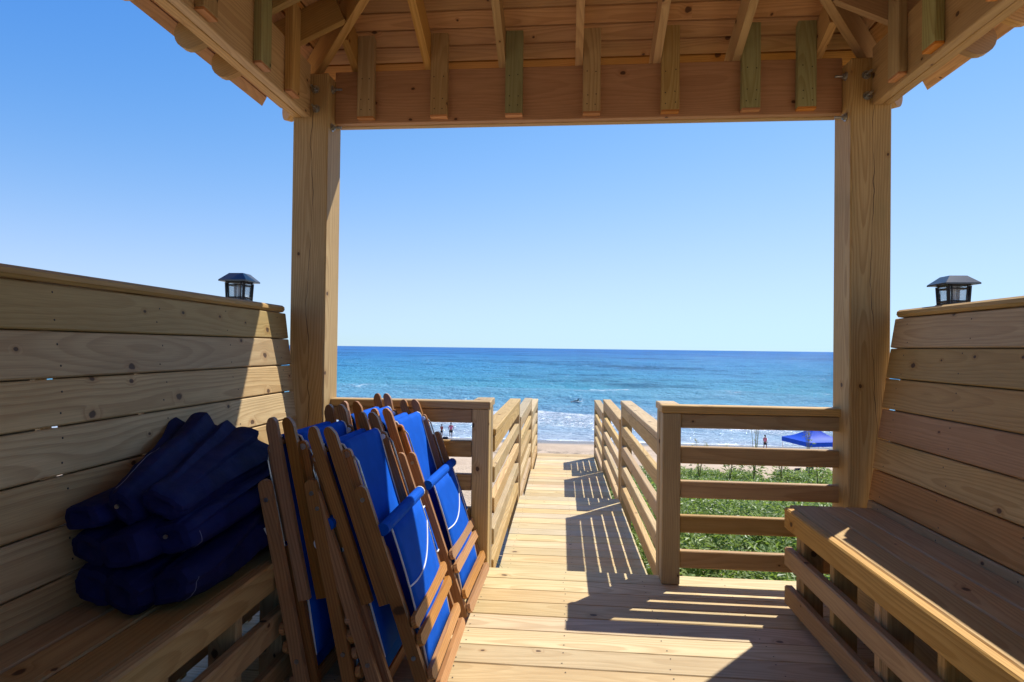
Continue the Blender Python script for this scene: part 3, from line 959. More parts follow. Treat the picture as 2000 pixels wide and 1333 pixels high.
# ================================================================== POST LANTERNS
def lantern_post(label, x, y, z, w):
    p = thing("lantern_post", label, "post", (x, y, -0.9), "posts outside the walls that carry the lanterns")
    box("post", x - w / 2, x + w / 2, y - w / 2, y + w / 2, -0.9, z, PINE, p, (0.9, 0.86, 0.78))
def lantern(label, x, y, z, w, rw, h):
    L = thing("post_lantern", label, "lantern", (x, y, z), "solar lanterns on the wall posts")
    def frustum(z0, w0, z1, w1):
        vs = [(sx * w0 / 2, sy * w0 / 2, z0) for sx, sy in ((-1, -1), (1, -1), (1, 1), (-1, 1))] + [(sx * w1 / 2, sy * w1 / 2, z1) for sx, sy in ((-1, -1), (1, -1), (1, 1), (-1, 1))]
        fs = [(3, 2, 1, 0), (4, 5, 6, 7)] + [(i, (i + 1) % 4, 4 + (i + 1) % 4, 4 + i) for i in range(4)]
        return mesh_of("f", vs, fs)
    I = Matrix.Identity(4)
    T = lambda: Matrix.Translation((x, y, z))
    hb = h * 0.13; hr = h * 0.72
    obj("base", join_meshes([(frustum(0, w * 1.10, hb, w * 1.10), I), (frustum(hb, w * 1.0, hb * 1.35, w * 0.98), I)], BLACK), BLACK, L, T())
    obj("roof", join_meshes([(frustum(hr, rw, hr + h * 0.045, rw), I), (frustum(hr + h * .046, rw, h, rw * 0.50), I), (frustum(hr - h * 0.04, w * 0.9, hr, w * 1.15), I)], CAPM), CAPM, L, T())
    parts = []
    b0, b1 = hb, hr - 0.005
    wb = w * 0.94
    wt = w * 1.02
    bt = 0.0078
    for a in range(4):
        R = Matrix.Rotation(a * math.pi / 2, 4, 'Z')
        for f in (-0.5, -0.36, 0.36):
            parts.append((tube_mesh([(f * wb, -wb / 2, b0), (f * wt, -wt / 2, b1)], bt / 2 * (1.35 if f == -0.5 else 0.8), 6), R))
        for zz in (b0 + (b1 - b0) * 0.16, b0 + (b1 - b0) * 0.86):
            parts.append((tube_mesh([(-wb / 2, -wb / 2, zz), (wb / 2, -wb / 2, zz)], bt / 2 * 0.9, 6), R))
    obj("frame", join_meshes(parts, BLACK), BLACK, L, T())
    for a in range(4):
        M = T() @ Matrix.Rotation(a * math.pi / 2, 4, 'Z') @ Matrix.Translation((0, -wb / 2 + 0.006, (b0 + b1) / 2))
        obj("pane", box_mesh(wb * 0.93, 0.003, b1 - b0 - 0.004, PANE, 0.0), PANE, L, M)
    obj("lamp_tube", tube_mesh([(0, 0, hb * 1.35), (0, 0, hr - 0.005)], 0.009, 10, WHITE), WHITE, L, T())
lantern("black solar lantern above the left wall, before the sky", -1.680, 3.0, 1.385, 0.092, 0.145, 0.158)
lantern_post("pine post behind the left wall carrying a black lantern", -1.680, 3.0, 1.384, 0.089)
lantern("black solar lantern above the right wall, beside the right post", 1.657, 2.80, 1.372, 0.086, 0.140, 0.140)
lantern_post("pine post behind the right wall carrying a black lantern", 1.657, 2.80, 1.371, 0.089)

# ================================================================== FOLDED DECK CHAIRS
def rounded_bar_profile(L, w):
    r = w / 2
    pts = [(0, -r), (L - r, -r)]
    pts += [(L - r + r * math.sin(a), -r * math.cos(a)) for a in [math.pi * i / 6 for i in range(1, 6)]]
    pts += [(L - r, r), (0, r)]
    return pts
def stick(name, y, x, z0, z1, depth, thick, parent, mat=TEAK, tint=None, tilt=0.0):
    """upright flat stick with rounded top in chair space; grain upwards"""
    L = z1 - z0
    prof = rounded_bar_profile(L, depth)
    if name == "back_rail":
        r = depth / 2
        prof = [(0, -r), (L - .034, -r), (L - .024, -r * .88), (L - .006, -r * .40), (L - .001, -r * .05), (L, r * .35), (L - .005, r * .75), (L - .016, r), (0, r)]
    me = prism_mesh(prof, thick, mat, ("st", name, round(L, 3), depth, thick, mat.name))
    a = Vector((math.sin(tilt), 0, math.cos(tilt)))
    b = Vector((0, 1, 0))
    n = a.cross(b)
    M = Matrix((a, b, n)).transposed().to_4x4()
    M.translation = Vector((x, y, z0))
    return obj(name, me, mat, parent, M, tint or tintr(0.12))
def strip_mesh(path, y0, y1, thick, ny=6, sag=0.0, mat=None):
    """fabric sheet following path of (x,z) points, with thickness"""
    vs, fs = [], []
    n = len(path)
    nor = []
    for i in range(n):
        a = path[max(i - 1, 0)]; b = path[min(i + 1, n - 1)]
        dx, dz = b[0] - a[0], b[1] - a[1]
        l = math.hypot(dx, dz) or 1
        nor.append((-dz / l, dx / l))
    for lay in (0, 1):
        for i, (x, z) in enumerate(path):
            for k in range(ny + 1):
                f = k / ny
                s = -sag * 4 * f * (1 - f) * math.sin(math.pi * i / (n - 1))
                o = thick if lay else 0
                vs.append((x + nor[i][0] * o + s, y0 + (y1 - y0) * f, z + nor[i][1] * o))
    w = ny + 1
    N = n * w
    for i in range(n - 1):
        for k in range(ny):
            a = i * w + k
            fs.append((a, a + 1, a + w + 1, a + w))
            fs.append((N + a + w, N + a + w + 1, N + a + 1, N + a))
    for i in range(n - 1):
        a = i * w; fs.append((a, a + w, N + a + w, N + a))
        a = i * w + ny; fs.append((a + w, a, N + a, N + a + w))
    for k in range(ny):
        a = k; fs.append((a + 1, a, N + a, N + a + 1))
        a = (n - 1) * w + k; fs.append((a, a + 1, N + a + 1, N + a))
    me = mesh_of("strip", vs, fs)
    bm = bmesh.new(); bm.from_mesh(me); bmesh.ops.recalc_face_normals(bm, faces=bm.faces); bm.to_mesh(me); bm.free()
    if mat: me.materials.append(mat)
    for p in me.polygons: p.use_smooth = True
    return me
BACKPATH = [(-0.012, 0.77), (-0.012, 0.862), (-0.006, 0.879), (0.006, 0.883), (0.016, 0.875), (0.020, 0.860)] + [(0.020 - 0.012 * math.sin(math.pi * i / 9), 0.860 - 0.72 * i / 9) for i in range(1, 10)]
SEATPATH = [(0.088, 0.572)] + [(0.088 + 0.010 * math.sin(math.pi * i / 9) - 0.030 * i / 9, 0.572 - 0.50 * i / 9) for i in range(1, 10)]
def edge_pts(path, y, off):
    return [(x + off, y, z) for x, z in path]
def make_chair():
    t = thing("deck_chair", "", "folding chair", (0, 0, 0), "folded blue deck chairs leaning on the left bench", local=True)
    hw = 0.262
    for s in (-1, 1):
        lr = stick("leg_rail", s * hw, 0.052, 0.0, 0.745 + 0.01 * s, 0.041, 0.021, t)
        stick("back_rail", s * (hw - 0.026), 0.004, 0.340, 0.950, 0.037, 0.021, t)
        stick("seat_rail", s * (hw - 0.050), 0.040, 0.010, 0.520, 0.040, 0.020, t)
        stick("support_rail", s * (hw - 0.050), 0.028, 0.535, 0.862, 0.032, 0.018, t)
        obj("metal_rod", tube_mesh([(0.052, s * (hw - 0.050), 0.50), (0.054, s * (hw - 0.05), 0.81), (0.046, s * (hw - 0.05), 0.83)], 0.0035, 6, STEEL), STEEL, t)
        sp = tube_mesh([(0.028, s * (hw - 0.041), 0.842), (0.028, s * (hw - 0.068), 0.842)], 0.011, 8, WHITE)
        obj("spacer", sp, WHITE, t)
        if s > 0:
         sl = join_meshes([(chamfer_box(0.19, 0.030, 0.056, 0.008), Matrix.Translation((0.054, s * hw, 0.42)) @ Matrix.Rotation(math.pi / 2, 4, 'Y'))], BLUE)
         so = obj("arm_sleeve", sl, BLUE, t)
         for zz in (0.327, 0.513):
            q = join_meshes([(chamfer_box(0.006, 0.032, 0.058, 0.002), Matrix.Translation((0.054, s * hw, zz)) @ Matrix.Rotation(math.pi / 2, 4, 'Y'))], WHITE)
            e = obj("trim", q, WHITE, so)
        for zz in (0.690, 0.16):
            b = tube_mesh([(0.052, s * (hw + 0.008), zz), (0.052, s * (hw + 0.0145), zz)], 0.0075, 8, STEEL)
            obj("bolt", b, STEEL, t)
    for z in (0.262, 0.202, 0.088, 0.026):
        r = 0.270
        prof = [(-r, -.006), (-r + .014, -.019), (r - .014, -.019), (r, -.006), (r, .006), (r - .014, .019), (-r + .014, .019), (-r, .006)]
        me = prism_mesh(prof, 0.016, SLATW, ("slat",))
        # profile x->world y, profile z->world z, thickness along x
        M = Matrix(((0, 1, 0), (1, 0, 0), (0, 0, 1))).to_4x4()
        M = Matrix((Vector((0, 1, 0)), Vector((-1, 0, 0)), Vector((0, 0, 1)))).transposed().to_4x4()
        M.translation = Vector((0.086, 0, z))
        obj("slat", me, SLATW, t, M, tintr(0.08))
    obj("top_bar", tube_mesh([(0.004, -hw + 0.02, 0.862), (0.004, hw - 0.02, 0.862)], 0.011, 8, TEAK), TEAK, t)
    sb = obj("back_sling", strip_mesh(BACKPATH, -0.196, 0.196, 0.003, 6, 0.006, BLUE), BLUE, t)
    for s in (-1, 1):
        obj("piping", tube_mesh(edge_pts(BACKPATH[2:], s * 0.197, 0.003), 0.0036, 5, WHITE), WHITE, sb)
    seat = obj("seat_sling", strip_mesh(SEATPATH, -0.205, 0.205, 0.003, 8, -0.008, BLUE), BLUE, t)
    for s in (-1, 1):
        obj("piping", tube_mesh(edge_pts(SEATPATH, s * 0.206, 0.003), 0.0034, 5, WHITE), WHITE, seat)
    # curved white hem line across the seat
    hem = []
    for k in range(13):
        f = k / 12.0
        y = -0.205 + 0.41 * f
        z = 0.36 + 0.11 * f - 0.05 * math.sin(math.pi * f)
        i = (0.572 - z) / 0.50
        x = 0.088 + 0.010 * math.sin(math.pi * i) - 0.030 * i + 0.008 * 4 * f * (1 - f) * math.sin(math.pi * i) + 0.0045
        hem.append((x, y, z))
    obj("hem_line", tube_mesh(hem, 0.0030, 5, WHITE), WHITE, seat)
    fb = obj("seat_bar", tube_mesh([(0.082, -hw - 0.004, 0.578), (0.082, hw + 0.004, 0.578)], 0.021, 12, BLUE), BLUE, t, smooth=False)
    for s in (1,):
        obj("piping", tube_mesh([(0.082, s * (hw - 0.001), 0.578), (0.082, s * (hw + 0.006), 0.578)], 0.0225, 12, WHITE), WHITE, fb)
    return t
def copy_tree(o, parent=None):
    c = o.copy(); link(c)
    if parent: c.parent = parent
    for ch in list(o.children):
        copy_tree(ch, c)
    return c
proto = make_chair()
chair_labels = [
    ["folded blue deck chair at the back of the near stack, leaning on the bench edge",
     "folded blue deck chair, second from the bench in the near stack",
     "folded blue deck chair, second from the front in the near stack",
     "front deck chair of the near stack, blue seat half in sun, slats at its foot"],
    ["folded deck chair at the back of the far stack, under the railing cap, bright blue",
     "folded blue deck chair, second from the bench in the far stack",
     "folded blue deck chair, second from the front in the far stack",
     "front deck chair of the far stack, sunlit blue beside the railing post"]]
feet = [(-0.772, 12.2, 1), (-0.727, 12.2, 0), (-0.527, 19.2, 1), (-0.480, 19.2, 0)]
ks = 0
for st in (0, 1):
    for k, (fx, ln, flip) in enumerate(feet):
        c = copy_tree(proto)
        ks += 1
        yc = (2.20, 2.835)[st] + RAND(-.012, .012) + 0.004 * k
        a = math.radians(ln + RAND(-.4, .4))
        zup = 0.0
        c.matrix_world = Matrix.Translation((fx + (0.008 if st else 0), yc, 0.006 + zup + (0.022 * math.sin(a)))) @ Matrix.Rotation(math.radians(RAND(-1.2, 1.2)), 4, 'Z') @ Matrix.Rotation(-a, 4, 'Y') @ Matrix.Rotation(math.pi * flip, 4, 'Z')
        c['label'] = chair_labels[st][k]
        if flip:
            for ch in list(c.children):
                if ch.name.startswith('arm_sleeve'):
                    for g in list(ch.children): bpy.data.objects.remove(g)
                    bpy.data.objects.remove(ch)

def drop_tree(o):
    for ch in list(o.children): drop_tree(ch)
    bpy.data.objects.remove(o)
drop_tree(proto)

# ================================================================== NAVY UMBRELLA BUNDLES ON THE LEFT BENCH
def bundle(label, p0, p1, r0, r1, flat, seed, droop=0.0, roll=0.0, thread=True):
    rng = random.Random(seed)
    p0, p1 = Vector(p0), Vector(p1)
    a = p1 - p0; L = a.length; a.normalize()
    side = a.cross(Vector((0, 0, 1))).normalized()
    upv = side.cross(a)
    M = Matrix((a, -side, upv)).transposed().to_4x4()
    M.translation = p0
    t = thing("folded_umbrella", label, "umbrella", mat4=M, group="navy umbrella bundles piled on the left bench")
    nr, ns = 36, 108
    ph = [rng.uniform(0, 6.28) for _ in range(6)]
    nf = rng.choice((3, 4, 5))
    def pt(u, k):
        phi = 2 * math.pi * k / ns
        r = r0 + (r1 - r0) * (u ** 1.15)
        r *= 1.0 if u > 0.04 else (0.86 + 0.14 * math.sqrt(max(0, u / 0.04)))
        sw = 0.35 * u + 0.10 * math.sin(4 * u + ph[4])
        npl = nf + 2
        q = (npl * phi / (2 * math.pi) + ph[0] + sw + 0.22 * math.sin(phi + ph[5])) % 1.0
        amp = 0.10 + 0.30 * u
        f = 1 - 0.55 * amp + amp * (q if q < 0.86 else 0.86 * (1 - (q - 0.86) / 0.14))
        f += 0.06 * math.sin(2 * phi + ph[1] + 1.2 * u)
        f += 0.13 * noise.noise((u * 2.4 + seed, math.cos(phi) * 1.0, math.sin(phi) * 1.0)) + 0.05 * noise.noise((u * 9 + seed, math.cos(phi) * 2.6, math.sin(phi) * 2.6))
        if u < 0.12:        # squared-off folded end
            cphi = max(abs(math.cos(phi)), abs(math.sin(phi)))
            f *= 1 + (1 / cphi - 1) * 0.45 * (1 - u / 0.12)
        yy = r * f * math.cos(phi) * (1 + 0.25 * u)
        zz = r * f * math.sin(phi) * flat * (1 - 0.10 * u) * (0.78 + 0.22 * min(1, u / 0.25))
        zz -= droop * 4 * u * (1 - u)
        cr, sr = math.cos(roll), math.sin(roll)
        yy, zz = yy * cr - zz * sr, yy * sr + zz * cr
        endc = 0.02 * math.sin(3 * phi + ph[3]) * u
        return (L * u + endc, yy, zz)
    vs = [pt(i / (nr - 1), k) for i in range(nr) for k in range(ns)]
    fs = [(i * ns + k, i * ns + (k + 1) % ns, (i + 1) * ns + (k + 1) % ns, (i + 1) * ns + k) for i in range(nr - 1) for k in range(ns)]
    # rounded near end with a shallow hollow, pleated far end
    c0 = len(vs); vs.append((0.012, 0, -0.0)); 
    ring = [(0.004 - 0.008, v[1] * 0.62, v[2] * 0.62) for v in vs[:ns]]
    b = len(vs); vs += ring
    for k in range(ns):
        fs.append((b + k, b + (k + 1) % ns, (k + 1) % ns, k))
        fs.append((c0, b + (k + 1) % ns, b + k))
    ce = len(vs); vs.append((L - 0.03, 0, 0))
    for k in range(ns):
        fs.append(((nr - 1) * ns + k, (nr - 1) * ns + (k + 1) % ns, ce))
    me = mesh_of("bundle", vs, fs)
    bm = bmesh.new(); bm.from_mesh(me); bmesh.ops.recalc_face_normals(bm, faces=bm.faces); bm.to_mesh(me); bm.free()
    for p in me.polygons: p.use_smooth = True
    bm = bmesh.new(); bm.from_mesh(me)
    for e in bm.edges:
        if len(e.link_faces) == 2 and e.calc_face_angle(0) > math.radians(32): e.smooth = False
    bm.to_mesh(me); bm.free()
    obj("cover", me, NAVY, t, None, tintr(0.18))
    if thread:
        for kk in (rng.randrange(4, 14),):
            line = [Vector(pt(u / 20.0, kk)) * 1.0 for u in range(1, 12)]
            line = [Vector((v.x, v.y * 1.012, v.z * 1.012)) for v in line]
            obj("stitching", tube_mesh(line, 0.0008, 4, THREAD), THREAD, t)
        lp = [Vector(pt(0.07, k)) for k in range(ns // 2, ns - 6)]
        lp = [Vector((v.x, v.y * 1.004, v.z * 1.004)) for v in lp]
        obj("hem_stitching", tube_mesh(lp, 0.0007, 4, THREAD), THREAD, t)
        if seed != 3:
            obj("grommet", tube_mesh([(-0.004, 0.012, 0.008), (-0.008, 0.012, 0.008)], 0.006, 10, STEEL), STEEL, t)
    return t
B = [
    ("navy umbrella bundle on the seat against the left wall, lowest of the pile", (-1.245, 1.525, 0.532), (-1.235, 2.30, 0.560), 0.066, 0.080, 0.95, 1),
    ("navy umbrella bundle in the middle of the bottom row, on the seat", (-1.140, 1.490, 0.528), (-1.12, 2.30, 0.560), 0.060, 0.085, 0.95, 2),
    ("navy umbrella bundle at the front edge of the seat, with a white seam", (-1.045, 1.54, 0.533), (-1.055, 1.98, 0.555), 0.066, 0.076, 0.9, 3),
    ("navy umbrella bundle in the second layer, next to the left wall", (-1.265, 1.53, 0.628), (-1.250, 2.32, 0.668), 0.058, 0.080, 0.9, 4),
    ("navy umbrella bundle in the centre of the pile", (-1.155, 1.50, 0.636), (-1.13, 2.30, 0.676), 0.066, 0.090, 0.9, 5),
    ("navy umbrella bundle in the second layer near the folded chairs", (-1.060, 1.57, 0.652), (-1.105, 2.12, 0.690), 0.062, 0.078, 0.9, 6),
    ("navy umbrella bundle at the upper left, round end towards the viewer, by the wall", (-1.280, 1.52, 0.715), (-1.270, 2.20, 0.760), 0.054, 0.075, 0.9, 7),
    ("topmost navy umbrella bundle, its wide end standing up on the left wall", (-1.185, 1.55, 0.735), (-1.275, 2.12, 0.812), 0.056, 0.118, 0.72, 8),
    ("navy umbrella bundle on top of the pile, wide end behind the chairs", (-1.095, 1.58, 0.738), (-1.195, 2.18, 0.800), 0.060, 0.112, 0.72, 9),
]
for lab, p0, p1, r0, r1, fl, sd in B:
    bundle(lab, p0, p1, r0, r1, fl, sd, droop=0.008, roll=(RAND(-.4, .4) if sd < 8 else (0.75 if sd == 8 else 0.55)), thread=sd in (3, 6, 8))

# ================================================================== DUNE VEGETATION
def leaf_cloud(plants, mat, rng, leaf=(0.05, 0.09), name="plants"):
    """plants: (x, y, z, radius, height, nleaves)"""
    vs, fs, tone = [], [], []
    for (px, py, pz, pr, ph_, nl) in plants:
        pt_ = rng.random()
        for _ in range(nl):
            h = rng.random() ** 0.7
            rr = pr * (1.05 - 0.65 * h) * math.sqrt(rng.random())
            a = rng.uniform(0, 2 * math.pi)
            c = Vector((px + rr * math.cos(a), py + rr * math.sin(a), pz + ph_ * h))
            out = Vector((math.cos(a + rng.uniform(-.9, .9)), math.sin(a + rng.uniform(-.9, .9)), rng.uniform(-0.2, 0.9))).normalized()
            L = rng.uniform(*leaf)
            W = L * rng.uniform(0.34, 0.52)
            s = out.cross(Vector((0, 0, 1)))
            if s.length < .1: s = Vector((1, 0, 0))
            s = (s.normalized() + Vector((rng.uniform(-.4, .4), rng.uniform(-.4, .4), rng.uniform(-.5, .5)))).normalized()
            up = s.cross(out).normalized()
            b = len(vs)
            vs += [c, c + out * L * .45 + s * W * .5 + up * L * .06, c + out * L - up * L * .10, c + out * L * .45 - s * W * .5 + up * L * .06]
            fs += [(b, b + 1, b + 2), (b, b + 2, b + 3)]
            tn = min(1, max(0, 0.5 * pt_ + rng.uniform(0, .5)))
            tone += [tn] * 4
    me = mesh_of(name, vs, fs)
    at = me.attributes.new("tone", 'FLOAT', 'POINT')
    at.data.foreach_set("value", tone)
    me.materials.append(mat)
    return me
rng = random.Random(11)
pl = []
def dens(x, y):
    return 0.5 + 0.9 * noise.noise((x * 0.5, y * 0.5, 8.0))
tries = 0
while len(pl) < 2300 and tries < 30000:
    tries += 1
    y = 3.3 + 13.2 * rng.random() ** 0.8
    x = rng.uniform(0.62, 1.6 + y * 0.55)
    if abs(x - WC(y)) < 0.66 and y < 10.2: continue
    if dens(x, y) < 0.18 * rng.random() - 0.1: continue
    if y > 14.5 and rng.random() < (0.35 + 0.6 * (noise.noise((x * 0.9, 3.3, 1.0)) < -0.05)): continue
    h = rng.uniform(0.34, 0.72) * (1.0 if y < 8 else max(0.30, 1.0 - 0.125 * (y - 8)))
    pl.append((x, y, zground(x, y) - 0.02, rng.uniform(0.14, 0.28), h, int(rng.uniform(70, 110))))
for _ in range(46):     # a few at the left foot of the boardwalk
    y = rng.uniform(3.35, 4.9)
    x = rng.uniform(-0.95, -0.50)
    pl.append((x, y, zground(x, y) - 0.02, rng.uniform(0.08, 0.18), rng.uniform(0.25, 0.62), int(rng.uniform(26, 44))))
tag(obj("ground_cover", leaf_cloud(pl, LEAF, rng, (0.045, 0.092)), LEAF), "dense green leafy dune plants beyond the right railing", kind="stuff")

def dune_plant(label, x, y, h, seed, seeds=True, leaves=60, rad=0.22):
    rg = random.Random(seed)
    z = zground(x, y)
    t = thing("dune_plant", label, "plant", (x, y, z), "taller plants on the dune crest")
    stems, heads = [], []
    for i in range(rg.choice((4, 5, 6))):
        dx, dy = rg.uniform(-.16, .16), rg.uniform(-.12, .12)
        hh = h * rg.uniform(0.8, 1.05)
        pts = [(x + dx * f * (0.4 + 0.6 * f), y + dy * f, z + hh * f) for f in (0, .35, .7, 1)]
        stems.append((tube_mesh(pts, 0.006, 5, rs=[.008, .007, .005, .003]), Matrix.Identity(4)))
        tip = pts[-1]
        if seeds:
            for q in range(16):
                f = q / 16.0
                heads.append((tip[0] + rg.uniform(-.02, .02), tip[1] + rg.uniform(-.02, .02), tip[2] - 0.26 * f, 0.024, 0.03, 3))
    obj("stem", join_meshes(stems, STRAW), STRAW, t)
    if seeds:
        obj("seed_head", leaf_cloud(heads, STRAW, rg, (0.03, 0.055)), STRAW, t)['kind'] = 'stuff'
    if leaves:
        obj("foliage", leaf_cloud([(x, y, z, rad, h * 0.72, leaves)], LEAF, rg, (0.06, 0.12)), LEAF, t)
def at_px(u, y):
    return y * math.tan(math.atan((u - 1000.0) / 1195.0) - 0.09026)
CREST = [
    ("straw-coloured seed stalks left of the shore walker in pink", 1476, 15.0, 1.55, True, 10, .1),
    ("tall seed stalk in front of the blue tent valance", 1583, 15.0, 1.45, True, 12, .1),
    ("dry brown stalks with green leaves next to the railing post", 1368, 14.5, 0.92, True, 90, .3),
    ("short leafy clump with one brown stalk on the dune crest", 1428, 14.5, 0.80, True, 110, .24),
    ("broad leafy green clump in the middle of the dune crest", 1474, 14.2, 0.90, False, 260, .42),
    ("leafy clump with thin stalks on the crest left of the tent chairs", 1528, 14.5, 0.80, True, 150, .3),
    ("leafy green clump on the crest by the pavilion post, before the tent", 1600, 14.0, 0.85, False, 240, .4),
]
for i, (lab, u, y, h, sd, lv, rd) in enumerate(CREST):
    dune_plant(lab, at_px(u, y), y, h, 40 + i, sd, lv, rd)
# the stray grass tuft poking over the left edge of the walk
rg = random.Random(3)
bl = []
gx, gy = -0.455, 3.62
for i in range(9):
    a = rg.uniform(-0.5, 1.0)
    hh = rg.uniform(0.5, 0.86) if i < 6 else 0.9
    bl.append((tube_mesh([(gx - 0.06 + .02 * i * .5, gy + rg.uniform(-.05, .05), -0.95), (gx - .05 + 0.03 * a, gy, -0.95 + hh * .6), (gx + 0.05 * a, gy - .02, -0.95 + hh), (gx + 0.16 * a, gy - .06, -0.95 + hh * 0.93)], .004, 4, rs=[.004, .004, .003, .001]), Matrix.Identity(4)))
g = thing("grass_tuft", "thin grass blades poking over the left edge of the boardwalk", "grass", (gx, gy, -0.95))
o = obj("blade", join_meshes(bl, LEAF), LEAF, g)

# ================================================================== TENT WITH CHAIRS
def tent(label, cx_, cy_, zg, side, yaw):
    M = Matrix.Translation((cx_, cy_, zg)) @ Matrix.Rotation(yaw, 4, 'Z')
    t = thing("canopy_tent", label, "tent", mat4=M)
    h = side / 2
    ze, zp = 3.02, 3.95
    vd = 0.32
    for a in range(4):
        R = Matrix.Rotation(a * math.pi / 2, 4, 'Z')
        nn = 8
        vs, fs = [], []
        for i in range(nn + 1):
            f = i / nn
            for k in range(nn + 1):
                g = k / nn * 2 - 1
                w = h * (1 - f)
                sagz = -0.14 * math.sin(math.pi * f) - 0.05 * (1 - g * g) * math.sin(math.pi * f)
                vs.append((g * w, -w, ze + (zp - ze) * f + sagz))
        for i in range(nn):
            for k in range(nn):
                b = i * (nn + 1) + k
                fs.append((b, b + 1, b + nn + 2, b + nn + 1))
        me = mesh_of("panel", vs, fs)
        for p in me.polygons: p.use_smooth = True
        obj("roof_panel", me, TENTB, t, R)
        vs, fs = [], []
        for k in range(13):
            g = k / 12.0 * 2 - 1
            w = 0.012 * math.sin(k * 2.1)
            vs += [(g * h, -h - 0.004, ze), (g * h, -h - 0.012 + w, ze - vd)]
        for k in range(12):
            fs.append((2 * k, 2 * k + 1, 2 * k + 3, 2 * k + 2))
        obj("valance", mesh_of("valance", vs, fs), TENTB, t, R)
        o = obj("leg", tube_mesh([(-h + .05, -h + .05, 0), (-h + .05, -h + .05, ze)], 0.024, 6, ALU), ALU, t, R)
        obj("truss_bar", tube_mesh([(-h + .05, -h + .05, ze - .05), (0, -h + .05, ze - .45), (h - .05, -h + .05, ze - .05)], 0.014, 5, ALU), ALU, t, R)
    return t
TX, TY = 18.13, 46.9
tent("blue pop-up canopy tent on the beach by the right post", TX, TY, zground(TX, TY), 3.1, math.radians(15))
def camp_chair(label, x, y, rot, tint=(1, 1, 1), mat=NAVY):
    z = zground(x, y)
    M = Matrix.Translation((x, y, z)) @ Matrix.Rotation(rot, 4, 'Z')
    t = thing("beach_chair", label, "chair", mat4=M, group="chairs on the sand under the tent")
    for sx in (-1, 1):
        bar("leg", (sx * .27, -.28, 0), (sx * .27, .22, .62), .03, .03, (1, 0, 0), ALU, t)
        bar("leg", (sx * .27, .30, 0), (sx * .27, -.22, .62), .03, .03, (1, 0, 0), ALU, t)
        bar("arm", (sx * .28, -.25, .63), (sx * .28, .28, .63), .05, .025, (1, 0, 0), BOARDW, t)
    bar("seat", (0, -.25, .40), (0, .26, .36), .52, .03, (1, 0, 0), mat, t, tint)
    bar("backrest", (0, .24, .36), (0, .48, .98), .52, .03, (1, 0, 0), mat, t, tint)
    return t
cx1, cx2, cx3 = at_px(1551, 46.5), at_px(1581, 47.5), at_px(1590, 46.5)
camp_chair("navy beach chair at the left corner under the tent", cx1, 46.5, math.radians(200))
camp_chair("dark beach chair under the tent with pale frame", cx2, 47.5, math.radians(170), (0.6, 0.7, 1.2))
camp_chair("beach chair under the tent nearest the pavilion post", cx3, 46.3, math.radians(185), (0.8, 0.9, 0.9), DARKC)
bz = zground(at_px(1545, 44.0), 44.0)
bg_ = thing("beach_bag", "dark navy bag lying on the sand before the tent", "bag", (at_px(1545, 44.), 44.0, bz), local=True)
def blob(w, d, h, seed, mat, parent, name, M=None):
    bm = bmesh.new()
    bmesh.ops.create_icosphere(bm, subdivisions=3, radius=1)
    for v in bm.verts:
        n_ = 1 + 0.18 * noise.noise(v.co * 1.6 + Vector((seed, 0, 0)))
        z = v.co.z * h * n_
        if z < 0: z *= 0.6
        sx = 1 if abs(v.co.x) < .5 else 1
        v.co = Vector((math.copysign(abs(v.co.x) ** .7, v.co.x) * w * n_, math.copysign(abs(v.co.y) ** .7, v.co.y) * d * n_, z + h * .6))
    me = bpy.data.meshes.new(name); bm.to_mesh(me); bm.free()
    for p in me.polygons: p.use_smooth = True
    return obj(name, me, mat, parent, M)
blob(0.42, 0.22, 0.16, 2, NAVY, bg_, "body")
obj("strap", tube_mesh([(-.25, 0, .2), (-.1, -.02, .34), (.1, -.02, .34), (.25, 0, .2)], .015, 6, DARKC), DARKC, bg_)

